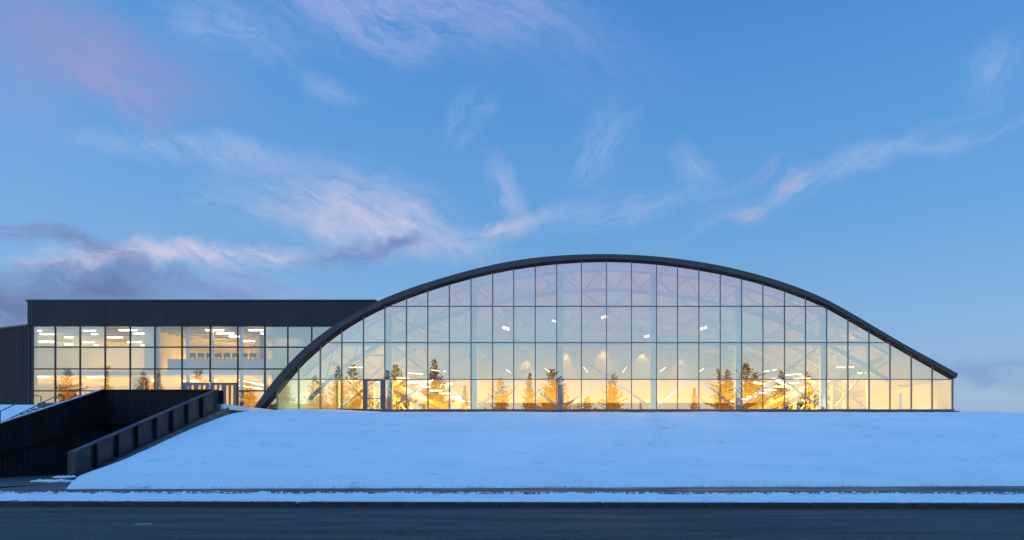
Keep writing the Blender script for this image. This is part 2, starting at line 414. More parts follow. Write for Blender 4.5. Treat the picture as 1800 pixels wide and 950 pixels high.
# soffit line: inner edge of the fascia's front face
def resample(pl, n):
    L = [0]
    for a, b in zip(pl, pl[1:]): L.append(L[-1]+math.hypot(b[0]-a[0], b[1]-a[1]))
    out = []
    for i in range(n+1):
        s = L[-1]*i/n
        for j in range(len(pl)-1):
            if L[j] <= s <= L[j+1]+1e-9:
                f = (s-L[j])/(L[j+1]-L[j]); out.append((pl[j][0]+(pl[j+1][0]-pl[j][0])*f, pl[j][1]+(pl[j+1][1]-pl[j][1])*f)); break
    return out
NA = 96
ro = resample(outer, NA); ri = resample(inner, NA)
def smooth(pl, k=3):
    for _ in range(k):
        pl = [pl[0]] + [((a[0]+2*b[0]+c[0])/4, (a[1]+2*b[1]+c[1])/4) for a,b,c in zip(pl, pl[1:], pl[2:])] + [pl[-1]]
    return pl
ro = smooth(ro); ri = smooth(ri)
m = MB()                                   # fascia: a real box-section rim from Y=41.6 back to just behind the glass line
for i in range(NA):
    o0,o1,i0,i1 = ro[i],ro[i+1],ri[i],ri[i+1]
    m.face([(i0[0],YF,i0[1]),(i1[0],YF,i1[1]),(o1[0],YF,o1[1]),(o0[0],YF,o0[1])],0)
    m.face([(i0[0],YG+.35,i0[1]),(i1[0],YG+.35,i1[1]),(i1[0],YF,i1[1]),(i0[0],YF,i0[1])],1)
    m.face([(o0[0],YF,o0[1]),(o1[0],YF,o1[1]),(o1[0],YB,o1[1]),(o0[0],YB,o0[1])],0)
e0,e1 = ri[-1],ro[-1]; m.face([(e0[0],YF,e0[1]),(e0[0],YB,e0[1]),(e1[0],YB,e1[1]),(e1[0],YF,e1[1])],0)
m.build('roof_rim', [M['fascia'], M['soffit']], hall)
m = MB()                                   # ceiling deck a little under the roof skin
for i in range(NA):
    i0,i1 = ri[i],ri[i+1]
    m.face([(i0[0],YG+.35,i0[1]),(i0[0],YB,i0[1]),(i1[0],YB,i1[1]),(i1[0],YG+.35,i1[1])])
m.build('ceiling', M['ceil'], hall)
m = MB(); poly = cell(XL+.05, XR-.05, FLOOR-.3, 40, None, lambda x: ZI(x)+.1, 80); m.prism(poly, YB-.15, YB+.1); m.build('back_wall', M['wall_cream'], hall)
dz = PZ(709.0, YB)
m = MB().box(PX(838,YB), PX(1452,YB), YB-.22, YB-.152, FLOOR, dz); m.build('wall_band', M['dado'], hall)
MB().box(XL-1, XR, YG+.1, YB, FLOOR-.4, FLOOR-.02).build('floor', M['floor'], hall)
MB().box(XL-1.6, XR+.05, YG-.12, YG+.1, FLOOR-.42, FLOOR-.015).build('sill', M['frame'], hall)
m = MB()                                   # right end wall: solid low wall with window openings
zr = inner[-1][1]
m.box(XR-.02, XR+.12, YG+.1, YB, FLOOR, FLOOR+.5); m.box(XR-.02, XR+.12, YG+.1, YB, zr-.3, zr+.05)
for k in range(8):
    ya = YG + .1 + k*3.74; m.box(XR-.03, XR+.13, ya, ya+3.74-(.55 if k % 2 else 0), FLOOR+.5, zr-.3)
m.build('end_wall', M['wall_cream'], hall)

vx = [487,525,563,601,639,676.6,714.5,752,790,828,866,903,941,978.6,1022,1066,1110,1154,1191,1228.5,1266,1303.6,1341,1379,1416,1453,1490.5,1527.5,1564.5,1602,1638.6]
hz = [719.5,667.3,602.6,538.8]
MX = [PX(x,YG) for x in vx]; HZ = [PZ(y,YG) for y in hz]
cols = [XL] + MX + [XR]; rows_ = HZ + [PZ(440,YG)]
panes = []
for r in range(4):
    for c in range(len(cols)-1):
        p = cell(cols[c], cols[c+1], rows_[r], rows_[r+1], None, lambda x: ZI(x)-.01)
        if p and area(p) > .01: panes.append((area(p), r, p))
panes.sort(key=lambda a: -a[0])
rest = MB()
for i, (a, r, p) in enumerate(panes):
    til = (rnd.gauss(0,.0024), rnd.gauss(0,.0015))
    g = M['glass_low'] if r == 0 else rnd.choice(GUP if r == 1 else GUQ)
    if i < 99: MB().prism(p, YG, YG+.024, 0, til, 1).build('glass_pane', [g, M['glass_back']], hall)
    else: rest.prism(p, YG, YG+.024, 0, til, 1)
if rest.f: tag(rest.build('glass_pane', [M['glass_up'], M['glass_back']], hall), kind='stuff')
for x in MX + [XR-.04]:
    MB().box(x-.030, x+.030, YG-.05, YG+.13, FLOOR, ZI(x)+.02).build('mullion', M['frame'], hall)
for z in HZ[1:]:
    xa = next(x for x in [XL+i*.02 for i in range(3000)] if ZI(x) > z); xb = next(x for x in [XR-i*.02 for i in range(3000)] if ZI(x) > z)
    MB().box(xa, xb, YG-.055, YG+.12, z-.026, z+.026).build('transom', M['frame'], hall)
# glazed service door in the bottom row
dA, dB = PX(640.5,YG), PX(675.5,YG)
door = MB().box(dA, dA+.15, YG-.10, YG+.10, FLOOR, HZ[1]-.036).box(dB-.15, dB, YG-.10, YG+.10, FLOOR, HZ[1]-.036).box(dA+.15, dB-.15, YG-.10, YG+.10, HZ[1]-.11, HZ[1]-.036).build('door', M['frame'], hall)
MB().box(dA+.16, dB-.16, YG-.09, YG-.03, PZ(701,YG)-.03, PZ(701,YG)+.03).build('push_bar', M['frame'], door)
MB().box(dA+.16, dA+.24, YG-.09, YG-.03, FLOOR+.02, HZ[1]-.12).box(dB-.24, dB-.16, YG-.09, YG-.03, FLOOR+.02, HZ[1]-.12).build('door_leaf', M['frame'], door)
# primary steel right behind the glass
YS = 42.75
colx = [676.6+9, 828+7, 978.6+7, 1154-6, 1303.6-7, 1453-7]
CX = [PX(x, YS) for x in colx]
for x in CX: MB().box(x-.19, x+.19, YS-.18, YS+.18, FLOOR-.02, ZI(x)-.5).build('column', M['steel'], hall)
zg = PZ(605.5, YS)
MB().box(PX(592,YS), PX(1520,YS), YS-.42, YS-.26, zg-.16, zg+.16).build('girt', M['steel'], hall)
zt = PZ(470, YS)
for a, b in zip(CX, CX[1:]):
    ta, tb = min(zt, ZI(a)-.7), min(zt, ZI(b)-.7)
    for p, q in (((a,ta),(b,zg)),((a,zg),(b,tb)),((a,zg),(b,FLOOR+.1)),((a,FLOOR+.1),(b,zg))):
        MB().bar((p[0],YS+.25,p[1]),(q[0],YS+.25+.2*(q[1]>p[1]),q[1]), .10, .14).build('brace', M['steel'], hall)
# arched roof trusses marching back
for Y in (43.35, 48.5, 54, 60, 66):
    m = MB(); top = []; bot = []
    N = 40
    for i in range(N+1):
        x = -21.6 + (21.0+21.6)*i/N
        top.append((x, ZI(x)-.35)); bot.append((x*.985, ZI(x)-1.75 - .3*abs(x+.0)/22))
    for i in range(N):
        for pl, w, h in ((top,.25,.22),(bot,.22,.30)):
            m.bar((pl[i][0],Y,pl[i][1]),(pl[i+1][0],Y,pl[i+1][1]), w, h)
        if i % 2 == 0: m.bar((top[i][0],Y,top[i][1]),(bot[i+1][0],Y,bot[i+1][1]), .1,.1)
        else: m.bar((bot[i][0],Y,bot[i][1]),(top[i+1][0],Y,top[i+1][1]), .1,.1)
    m.build('roof_truss', M['steel'], hall)
for k in range(9):                         # purlins running front to back
    x = -18 + k*4.5; MB().box(x-.1, x+.1, YG+.5, YB-.2, ZI(x)-.32, ZI(x)-.1).build('purlin', M['steel'], hall)
# raked stand frames along both sides
for sgn in (-1, 1):
    for Y in (45.5, 50, 54.5, 59, 63.5):
        m = MB()
        m.bar((sgn*13.5,Y,FLOOR+.4),(sgn*21.5,Y,FLOOR+4.2), .22,.34).bar((sgn*17.5,Y,FLOOR),(sgn*17.5,Y,FLOOR+2.3), .2,.2).bar((sgn*20.2,Y,FLOOR),(sgn*20.2,Y,FLOOR+3.5), .2,.2)
        m.bar((sgn*20.2,Y,FLOOR+.1),(sgn*17.5,Y,FLOOR+2.2), .14,.14).bar((sgn*17.5,Y,FLOOR+.1),(sgn*20.2,Y,FLOOR+3.4), .14,.14)
        m.build('stand_frame', M['wall_cream'], hall)
# ------------------------------------------------------------------ lamps in the hall
WARM = (1., .60, .12)
ordn_ = ['first','second','third','fourth','fifth','sixth','seventh','eighth']
def area_lamp(loc, sx, sy, watts, parent, rot=(0,0,0), col=WARM):
    l = bpy.data.lights.new('lamp_light', 'AREA'); l.shape = 'RECTANGLE'; l.size = sx; l.size_y = sy; l.energy = watts; l.color = col; l.spread = math.radians(118)
    o = bpy.data.objects.new('lamp_light', l); o.location = loc; o.rotation_euler = rot; COL.objects.link(o)
    o.parent = parent; o.matrix_parent_inverse = Matrix.Identity(4)
floods = [((889,578),50,1.0),((1237,578),50,1.0),((974,565),51,.7),((1147,565),51,.7),((1062,558),50,.9),((985,592),59,.9),((1137,592),59,.9)]
fnames = ['bright twin floodlight hanging farthest left in the hall, beside the left upper brace','bright twin floodlight hanging farthest right in the hall, beside the right upper brace',
 'small bright floodlight just left of the second column from the middle of the glass','small bright floodlight just right of the middle bay, near its right column',
 'brightest twin floodlight on the centre line high under the arch','lower twin floodlight left of the centre, just above the girt','lower twin floodlight right of the centre, just above the girt']
lens0 = body0 = None
for ((px,py),Y,sc),lab in zip(floods, fnames):
    p = P(px,py,Y); t_ = thing('flood_lamp', p, lab, 'lamp', 'floodlights under the arched roof')
    side = -1 if px < 1060 else 1
    if lens0 is None:
        b = MB().box(-.42,.42,-.3,.3,.1,.26).box(-.03,.03,-.03,.03,.26,1.4); l1 = MB().box(-.36,-.06,-.26,.26,-.02,.098); l2 = MB().box(.06,.36,-.26,.26,-.02,.098)
        body0 = b.build('housing', M['lamp_body']); lens0 = l1.build('lens', M['lamp_soft']); lens1 = l2.build('lens', M['lamp_soft'])
        bs = (body0, lens0, lens1)
    else: bs = tuple(o.copy() for o in (body0, lens0, lens1)); [COL.objects.link(o) for o in bs]
    for o in bs: o.parent = t_
    t_.rotation_euler = (math.radians(-18), math.radians(-16*side), 0); t_.scale = (sc*.8,)*3
    area_lamp((0,0,-.06), .8, .5, 1500, t_)
# small down-lights in front of the far wall, each throwing a scallop on it
for i,(px,py) in enumerate([(836,628),(925,622),(992,610),(1060,606),(1130,610),(1198,622),(1290,634)]):
    Yw = YB - .85; p = P(px,py,Yw); t_ = thing('wall_washer', p, ['wall washer at the left end of the row on the far wall','wall washer second from the left end on the far wall','wall washer just left of the middle of the far wall','wall washer at the middle of the far wall','wall washer just right of the middle of the far wall','wall washer second from the right end on the far wall','wall washer at the right end of the row on the far wall'][i],'lamp','wall washers along the far wall')
    MB().tube([(p.x,p.y,p.z),(p.x,p.y,p.z+.35)], [.16,.10], 12).build('housing', M['lamp_body'], t_)
    l = bpy.data.lights.new('lamp_light','SPOT'); l.energy = 520; l.spot_size = math.radians(70); l.spot_blend = .6; l.color = WARM; l.shadow_soft_size = .1
    o = bpy.data.objects.new('lamp_light', l); o.location = (0,0,-.05); o.rotation_euler = (math.radians(14),0,0); COL.objects.link(o); o.parent = t_
# linear lamps
def strip_lamp(px, py, Y, wpx, label, group, slope=0.):
    p = P(px,py,Y); L = wpx*Y/FPX
    t_ = thing('strip_lamp', p, label, 'lamp', group)
    b = MB().bar((p.x-L/2,Y,p.z+.075+slope*L/2),(p.x+L/2,Y,p.z+.075-slope*L/2), .16,.06); b.build('housing', M['lamp_body'], t_)
    d = MB().bar((p.x-L/2,Y,p.z+slope*L/2),(p.x+L/2,Y,p.z-slope*L/2), .13,.06); d.build('diffuser', M['lamp_warm'], t_)
    return t_
ordn = ['first','second','third','fourth','fifth','sixth','seventh','eighth','ninth']
GS = 'strip lamps along the sides of the arched hall'
for side, lst in (('left', [(729,673,24),(745.5,680.5,22),(767,687,20),(783,692,19),(798,698,18),(808,702,16),(816,706,14)]),
                  ('right',[(1394.5,673.7,20),(1372,680,22),(1354,686,20),(1338,691,19),(1321,697.5,17),(1310,702,15),(1291,706,12)])):
    for i,(px,py,w) in enumerate(lst):
        strip_lamp(px,py,FPX*14.2/abs(px-VX),w,f'strip lamp {ordn[i]} from the glass in the receding row along the {side} stand', GS)
extra = [(625,646,28,47,0,'glowing strip lamp between the two tree reflections left of the glass door'),(730,657,26,46,.06,'sloping strip lamp uppermost of those right of the glass door'),
 (708,665,22,46,.04,'short strip lamp just above the first transom right of the glass door'),(771,652,25,47,.1,'strip lamp crossing the top of the tallest pine reflection left of centre'),
 (1354,652,22,46,-.18,'sloping strip lamp uppermost in the group over the right stand'),(1395,658.5,28,46,-.1,'long sloping strip lamp above the first transom over the right stand'),
 (1410,665.6,28,46,-.03,'strip lamp lying almost on the first transom over the right stand'),(1478,646,16,46,0,'upper left strip lamp of the four near the low right end'),(1496,646,9,46,0,'upper right strip lamp of the four near the low right end'),
 (1515,656,15,46,0,'lower left strip lamp of the four near the low right end'),(1533,656,9,46,0,'lower right strip lamp of the four near the low right end'),(1459,674,12,46,0,'lone strip lamp just under the first transom near the low right end'),
 (1660.5,677.5,7,44,0,'tiny strip lamp in the last bay at the low right end'),(1407,687,8,47,0,'tiny strip lamp beside the rightmost pine reflection'),(893,652,9,64,.7,'small tilted lamp near the far wall, beside the third column'),(962,651,9,64,.7,'small tilted lamp near the far wall, left of the pair of pine tops'),
 (1029.5,650,7,64,1.4,'small upright lamp near the far wall, left of centre'),(1098,650,7,64,-1.4,'small upright lamp near the far wall, right of centre'),(1165,650,9,64,-.8,'small tilted lamp near the far wall, right of the fourth column'),(1233,651,9,64,-.7,'small tilted lamp near the far wall, farthest right')]
for px,py,w,Y,s,lab in extra: strip_lamp(px,py,Y,w,lab,GS,s)
# big soft fill lights over the stands and floor, added up at the truss feet
TG = 'fill lamps above the side stands'
for sgn, sd in ((-1,'left'),(1,'right')):
    for k,Y in enumerate((46.5,53,59.5,66)):
        x = sgn*17.2; z = ZI(x)-1.9 if sgn < 0 else ZI(x)-1.9
        t_ = thing('fill_lamp', (x,Y,z), f'wide added fill lamp {["nearest the glass","second from the glass","third from the glass","nearest the far wall"][k]} above the {sd} stand', 'lamp', TG)
        MB().box(x-.75,x+.75,Y-.15,Y+.15,z+.02,z+.12).build('housing', M['lamp_body'], t_)
        area_lamp((0,0,0), 1.4,.26, 700, t_)

UG = 'unseen fill lights on the hall floor'  # unseen lights added below the sill line to brighten walls and roof feet
def floor_fill(x, Y, L, ax, watts, lab, aim):
    t_ = thing('fill_uplight', (x,Y,FLOOR), lab, 'lamp', UG)
    hx, hy = (L/2,.18) if ax == 'x' else (.18,L/2)
    MB().box(x-hx,x+hx,Y-hy,Y+hy,FLOOR+.0,FLOOR+.10).build('housing', M['lamp_body'], t_)
    sx_, sy_ = (L*.94,.26)
    o = area_lamp((0,0,.16), sx_, sy_, watts, t_, aim)
for k in range(8):
    floor_fill(-17.5+k*5, YB-4.2, 4.4, 'x', 265, f'added floor fill light washing the far wall, {ordn_[k]} from the left', (math.radians(118),0,0))
for sgn, sd in ((-1,'left'),(1,'right')):
    for k in range(4):
        floor_fill(sgn*15.2, 46.6+k*6.2, 5.4, 'y', 310, f'added floor fill light washing the {sd} foot of the roof, {ordn_[k]} from the glass', (math.radians(122),0,math.radians(90 if sgn < 0 else -90)))
for k in range(7):  # unseen cool lights added to brighten the front faces of the steel
    x = -17.4+k*5.8; t_ = thing('fill_uplight', (x,YG+.34,FLOOR), f'added cool fill light between glass and steel columns, {ordn_[k]} from the left', 'lamp', UG)
    MB().box(x-1.6,x+1.6,YG+.28,YG+.40,FLOOR-.015,FLOOR+.03).build('housing', M['lamp_body'], t_)
    o = area_lamp((0,0,.045), 3.1,.09, 40, t_, (math.radians(168),0,0), (.80,.90,1.))
for (x,Y,z,w,colr,lab) in ((22.9,45.5,FLOOR+1.95,70,(1.,.8,.42),'added fill lamp at the low right end, nearest the glass'),(22.6,53,FLOOR+2.2,170,(1.,.8,.42),'added fill lamp at the low right end, farther back'),(-20.6,45.6,FLOOR+2.7,1100,(.12,.80,1.),'added cool blue fill lamp at the left foot of the arch')):
    t_ = thing('fill_lamp', (x,Y,z), lab, 'lamp', TG); MB().box(x-.35,x+.35,Y-.15,Y+.15,z+.02,z+.1).build('housing', M['lamp_body'], t_); area_lamp((0,0,0), .6,.24, w, t_, (0,0,0), colr)  # area lights added to brighten the end bays, tinted cyan at the left

# ------------------------------------------------------------------ the flat-roofed wing on the left
YW = 43.0
wing = thing('flat_wing', (PX(300,YW),YW,FLOOR), 'flat-roofed wing with dark ribbed band over a four-row glass wall, left of the arch', 'building')
LO = lambda x: ZO(x)+.02
z_top, z_head = PZ(528,YW), PZ(573,YW)
xw0, xw1 = PX(51,YW), PX(664,YW)
m = MB()                                    # ribbed fascia band, ribs as geometry
step = .14; x = xw0
poly = cell(xw0, xw1, z_head, z_top-.12, LO, None, 120); m.prism(poly, YW-.12, YW+.25)
while x < xw1-.3:
    lo = max(z_head, LO(x+.04)); 
    if z_top-.12-lo > .1: m.box(x+.03, x+.08, YW-.145, YW-.121, lo+.005, z_top-.125)
    x += step
m.build('ribbed_band', M['clad'], wing)
MB().box(xw0-.05, PX(662,YW), YW-.2, YW+.4, z_top-.118, z_top).build('parapet_cap', M['clad'], wing)
wv = [57,97.3,141,185,229,272.4,320,369.4,418,465.7,506,548,590]
wh = [722,687.5,649,610.7,573]
WX = [PX(a,YW) for a in wv]; WH = [PZ(a,YW) for a in wh]; WH[0] = FLOOR-.02
doorx = (PX(320,YW), PX(418,YW)); door_top = PZ(672,YW)
for c in range(len(WX)-1):
    for r in range(4):
        z0, z1 = WH[r], WH[r+1]
        if 6 <= c <= 7:
            if r == 0: continue
            if r == 1: z0 = door_top
        p = cell(WX[c], WX[c+1], z0, z1-.01, LO, None)
        if p and area(p) > .02:
            MB().prism(p, YW, YW+.024, 0, (rnd.gauss(0,.0012), rnd.gauss(0,.001)), 1).build('glass_pane', [M['glass_view'] if 5 <= c <= 8 and r >= 2 or (c == 3 and r == 3) else M['glass_wing'], M['glass_back']], wing)
for i,xx in enumerate(WX):
    zb = max(WH[0], LO(xx))
    if i == 7: zb = door_top
    w = .036 if i else .08
    if z_head-zb > .1: MB().box(xx-w, xx+w, YW-.045, YW+.06, zb, z_head-.002).build('mullion', M['wframe'], wing)
def x_at(z):                                # where the arch roof cuts the wing at height z
    x = xw0
    while x < xw1 and ZO(x) < z: x += .02
    return x
for j,z in enumerate(WH[1:4]):
    segs = [(WX[0], x_at(z))]
    if j == 0: segs = [(WX[0], WX[6]), (WX[8], x_at(z))]
    for a,b in segs: MB().box(a, b, YW-.075, YW+.11, z-.04, z+.04).build('transom', M['wframe'], wing)
MB().box(WX[0], x_at(z_head)-.2, YW-.10, YW+.11, z_head-.06, z_head-.001).build('head_rail', M['wframe'], wing)
MB().box(WX[0]-.1, x_at(FLOOR), YW-.10, YW+.11, FLOOR-.3, FLOOR-.021).build('sill', M['wframe'], wing)
# double doors
for k,(a,b) in enumerate(((320,369.4),(369.4,418))):
    A, B = PX(a,YW)+.07, PX(b,YW)-.07; mid = (A+B)/2
    d = MB().box(A, B, YW-.06, YW+.06, door_top-.17, door_top-.046).box(A, A+.09, YW-.06, YW+.06, FLOOR, door_top-.172).box(B-.09, B, YW-.06, YW+.06, FLOOR, door_top-.172).build('double_door', M['doorgrey'], wing)
    for s,(l0,l1) in enumerate(((A+.1, mid-.01),(mid+.01, B-.1))):
        w = l1-l0; lm = MB(); zt_ = door_top-.18
        lm.box(l0, l0+w*.17, YW-.035, YW+.035, FLOOR+.01, zt_).box(l1-w*.17, l1, YW-.035, YW+.035, FLOOR+.01, zt_).box(l0+w*.415, l0+w*.585, YW-.035, YW+.035, FLOOR+.01, zt_)
        lm.box(l0+w*.17, l0+w*.415, YW-.034, YW+.034, zt_-.06, zt_).box(l0+w*.585, l1-w*.17, YW-.034, YW+.034, zt_-.06, zt_)
        lm.box(l0+w*.17, l0+w*.415, YW-.034, YW+.034, FLOOR+.01, FLOOR+.2).box(l0+w*.585, l1-w*.17, YW-.034, YW+.034, FLOOR+.01, FLOOR+.2)
        lm.build('leaf', M['doorgrey'], d)
        for q0,q1 in ((.17,.415),(.585,.83)):
            MB().prism([(l0+w*q0,FLOOR+.2),(l0+w*q1,FLOOR+.2),(l0+w*q1,zt_-.06),(l0+w*q0,zt_-.06)], YW-.01, YW+.01, 0, (0,0), 1).build('lite', [M['door_lite'], M['glass_back']], d)
    MB().box(mid-.2, mid+.2, YW-.13, YW-.1, FLOOR+.95, FLOOR+1.0).build('push_bar', M['wframe'], d)
# wing interior
YI = 52.5
z_mid = PZ(649,YW)
def inside(z): return x_at(z)-.4
XS_ = -50.
def slab(y0, z0, z1, name, mat):
    pts = [(PX(57,YW)-.1, max(y0,YW+.2)), (inside(z0), max(y0,YW+.2)), (inside(z0), YI), (XS_, YI), (XS_, 47.2)]
    if y0 > YW+.3: pts = [(PX(57,YW)-.1-(y0-YW)*2.4, y0)] + pts[1:]
    mb_ = MB(); n_ = len(pts); A_ = [(x,y,z0) for x,y in pts]; B_ = [(x,y,z1) for x,y in pts]
    mb_.face(A_[::-1]); mb_.face(B_)
    for i_ in range(n_): j_ = (i_+1) % n_; mb_.face([A_[i_],A_[j_],B_[j_],B_[i_]])
    return mb_.build(name, mat, wing)
slab(YW+.2, FLOOR-.3, FLOOR-.03, 'floor', M['floor'])
slab(YW+1.3, z_mid-.28, z_mid+.02, 'upper_floor', M['wall_white'])
slab(YW+.26, z_head+.04, z_head+.2, 'ceiling', M['ceil'])
poly = cell(XS_, xw1, FLOOR, z_head+.04, lambda x: ZO(x)+.15, None, 60); m = MB(); m.prism(poly, YI, YI+.2); m.build('back_wall', M['wall_cream'], wing)
MB().box(XS_-.2, XS_, 47.2, YI, FLOOR-.3, z_head+.04).build('side_wall', M['wall_cream'], wing)
MB().box(xw0, PX(57,YW)-.11, YW-.11, YW+.5, FLOOR-.3, z_top-.13).build('corner_post', M['clad'], wing)
poly = cell(xw0, xw1, z_top-.4, z_top-.14, lambda x: ZO(x)+.05, None, 60); m = MB(); m.prism(poly, YW+.26, YI+.2); m.build('roof', M['clad'], wing)
MB().box(PX(272.4,YW)+.1, PX(466,YW), YW+1.1, YW+1.29, z_mid-.28, PZ(631.5,YW+1.1)).build('balcony_front', M['wall_white'], wing)
xb_ = -33.1
MB().box(xb_-1.0, xb_, YW+1.4, 47.9, z_mid+.03, z_head+.03).build('stair_core', M['wall_cream'], wing)
poly = cell(PX(467,YW), PX(600,YW), FLOOR, z_head-.02, LO, None, 60)
m = MB(); m.prism(poly, YW+.8, YW+.95); m.build('partition', M['wall_cream'], wing)
MB().box(PX(232,46),PX(262,46),46,46.2,FLOOR,z_mid-.3).build('partition', M['wall_cream'], wing)
MB().box(PX(449,46),PX(457,46),46,46.5,z_mid+.03,z_head).build('column', M['wall_white'], wing)
MB().box(PX(441.5,45.5),PX(443,45.5),45.5,45.56,z_mid+.03,z_head).build('column', M['wall_white'], wing)
for xq in (278,330,372,424,466):
    MB().box(PX(xq,YW+.55)-.09, PX(xq,YW+.55)+.09, YW+.5, YW+.68, FLOOR, z_head).build('column', M['steel'], wing)
for k in range(12):
    Yb = YW+.9+k*.78; MB().box(PX(57,YW)-(Yb-YW)*.9, inside(z_head)-.1, Yb, Yb+.12, z_head-.16, z_head+.035).build('ceiling_joist', M['ceil'], wing)
GW = 'strip lamps inside the flat-roofed wing'
wl = [(65,582,14),(83,588,24),(82,601,27),(121,593.5,13),(121,606,13),(157,582,19),(166,588,9),(156,602,18),(202,593.5,25),(219,581,18),(236,581,8),(249,587,28),(267,593,16),(240.5,602,14),(256,607.5,15),
      (367,581,9),(382,581,20),(396,586.5,29),(412,592,17),(424,592,6),(437,600,20),(445,581,14),(460,581,9),(462,587,6),(227,602,7),(169,607,6)]
bayn = ['first','second','third','fourth','fifth','sixth','seventh','eighth','ninth']
import collections
cnt = collections.Counter(); bays = [57,97.3,141,185,229,272.4,320,369.4,418,466]
groups = collections.defaultdict(list)
for e in wl:
    b = max(i for i in range(9) if e[0] >= bays[i]); groups[b].append(e)
hn = ['highest','second highest','third highest','fourth highest','fifth highest','sixth highest','seventh highest']
for b, es in groups.items():
    es.sort(key=lambda e: (e[1], e[0]))
    for i,(px,py,w) in enumerate(es):
        Yl = max(YW+.7, min(YI-.6, (z_head-.22-EYE)*FPX/(VY-py)))
        strip_lamp(px,py,Yl,w,f'strip lamp {hn[i]} in the top pane of the {bayn[b]} wing bay', GW)
for px,py,w,lab in ((73,663,27,'ground-floor strip lamp in the first bay of the wing'),(130,658.5,21,'ground-floor strip lamp over the broad pine reflection in the second bay'),(168,663.5,28,'ground-floor strip lamp in the third bay of the wing'),
    (200,658.5,19,'ground-floor strip lamp in the fourth bay of the wing'),(255,658.5,30,'bright upper ground-floor strip lamp in the fifth bay of the wing'),(252,669,38,'lower ground-floor strip lamp in the fifth bay of the wing'),(336,670,26,'strip lamp just above the left double door'),(376,669,10,'short strip lamp just above the right double door')):
    Yl = max(YW+1.5, min(YI-.6, (z_mid-.36-EYE)*FPX/(VY-py))); strip_lamp(px,py,Yl,w,lab,GW)
strip_lamp(443,673,46.5,44,'upper of the two long sloping lamps right of the doors',GW,.22); strip_lamp(440,681,46.5,40,'lower of the two long sloping lamps right of the doors',GW,.15)
for k,(px,Y,z,w,lab) in enumerate(((110,48.5,z_head-.25,430,'first from the left on the upper floor'),(205,48.5,z_head-.25,430,'second from the left on the upper floor'),(380,47,z_head-.25,260,'third from the left on the upper floor'),(400,48.5,z_head-.25,330,'fourth from the left on the upper floor'),
        (100,48,z_mid-.36,2300,'first from the left on the ground floor'),(190,48,z_mid-.36,1900,'second from the left on the ground floor'),(285,48,z_mid-.36,1900,'third from the left on the ground floor'),(370,48,z_mid-.36,2700,'fourth from the left on the ground floor'),(445,48,z_mid-.36,2700,'fifth from the left on the ground floor'))):
    x = PX(px,Y); t_ = thing('fill_lamp', (x,Y,z), f'wide ceiling fill lamp {lab} of the wing', 'lamp', 'ceiling fill lamps in the wing')
    MB().box(x-1.,x+1.,Y-.2,Y+.2,z+.02,z+.1).build('housing', M['lamp_body'], t_); area_lamp((0,0,0), 1.9,.36, w, t_)  # fill lights added to brighten the wing rooms and the stair core
x = PX(500,43.4); t_ = thing('fill_lamp', (x,43.42,FLOOR+5.6), 'narrow added fill lamp lighting the plain panel right of the doors', 'lamp', 'ceiling fill lamps in the wing')
MB().box(x-.9,x+.9,43.3,43.5,FLOOR+5.62,FLOOR+5.7).build('housing', M['lamp_body'], t_); area_lamp((0,0,0), 1.7,.16, 9, t_)  # area light added only to brighten the plain panel
# gym machines on the balcony
mach0 = None
ml = ['at the left end','second from the left','third from the left','fourth from the left','fifth from the left','sixth from the left','seventh from the left','at the right end']
for k in range(8):
    p = Vector((PX(336+k*15.2,45.4),45.4,z_mid+.02))
    if mach0 is None:
        mach0 = thing('exercise_machine', p, '', 'exercise machine', 'exercise machines on the balcony')
        def q(mb, name, mt): adopt(mb.build(name, mt), mach0)
        X,Y0,Z = p
        q(MB().box(X-.22,X+.22,Y0-.2,Y0+1.2,Z,Z+.16), 'deck', M['machine'])
        q(MB().bar((X-.2,Y0,Z+.1),(X-.16,Y0+.15,Z+1.25),.05,.06).bar((X+.2,Y0,Z+.1),(X+.16,Y0+.15,Z+1.25),.05,.06), 'upright', M['machine'])
        q(MB().box(X-.24,X+.24,Y0+.1,Y0+.2,Z+1.22,Z+1.52), 'console', M['machine'])
        q(MB().bar((X-.22,Y0+.15,Z+1.1),(X-.22,Y0+.6,Z+1.05),.04,.04).bar((X+.22,Y0+.15,Z+1.1),(X+.22,Y0+.6,Z+1.05),.04,.04), 'handrail', M['machine'])
        o = mach0
    else: o = dup(mach0, p)
    o['label'] = f'dark exercise machine {ml[k]} of the row on the wing balcony'

# ------------------------------------------------------------------ dark building turned away at the far left
ang = thing('dark_building', (-44,44,FLOOR), 'windowless dark metal-clad building at the left edge, adjoining the glazed wing', 'building')
a = Vector((PX(52,YW),YW-.02,0)); dv = Vector((-3.75,1.4,0)).normalized(); nv = Vector((dv.y,-dv.x,0))
if nv.y > 0: nv = -nv
m = MB(); zt2 = PZ(571,YW); Lw = 26
b = a + dv*Lw
m.face([(b.x,b.y,FLOOR-.6),(a.x,a.y,FLOOR-.6),(a.x,a.y,zt2),(b.x,b.y,zt2)])
q_=-nv*.3; m.face([(b.x,b.y,zt2),(a.x,a.y,zt2),(a.x-.4,a.y+14,zt2),(b.x,b.y+14,zt2)]); m.face([(a.x,a.y+.33,FLOOR-.6),(b.x+q_.x,b.y+q_.y,FLOOR-.6),(b.x+q_.x,b.y+q_.y,zt2-.02),(a.x,a.y+.33,zt2-.02)])
m.face([(b.x,b.y,FLOOR-.6),(b.x,b.y,zt2),(b.x,b.y+14,zt2),(b.x,b.y+14,FLOOR-.6)])
s = .1
while s < Lw-.2:
    p0 = a+dv*s+nv*.025; m.bar((p0.x,p0.y,FLOOR-.5),(p0.x,p0.y,zt2-.13), .05,.035, up=tuple(nv)); s += .2
m.build('ribbed_wall', M['clad'], ang)
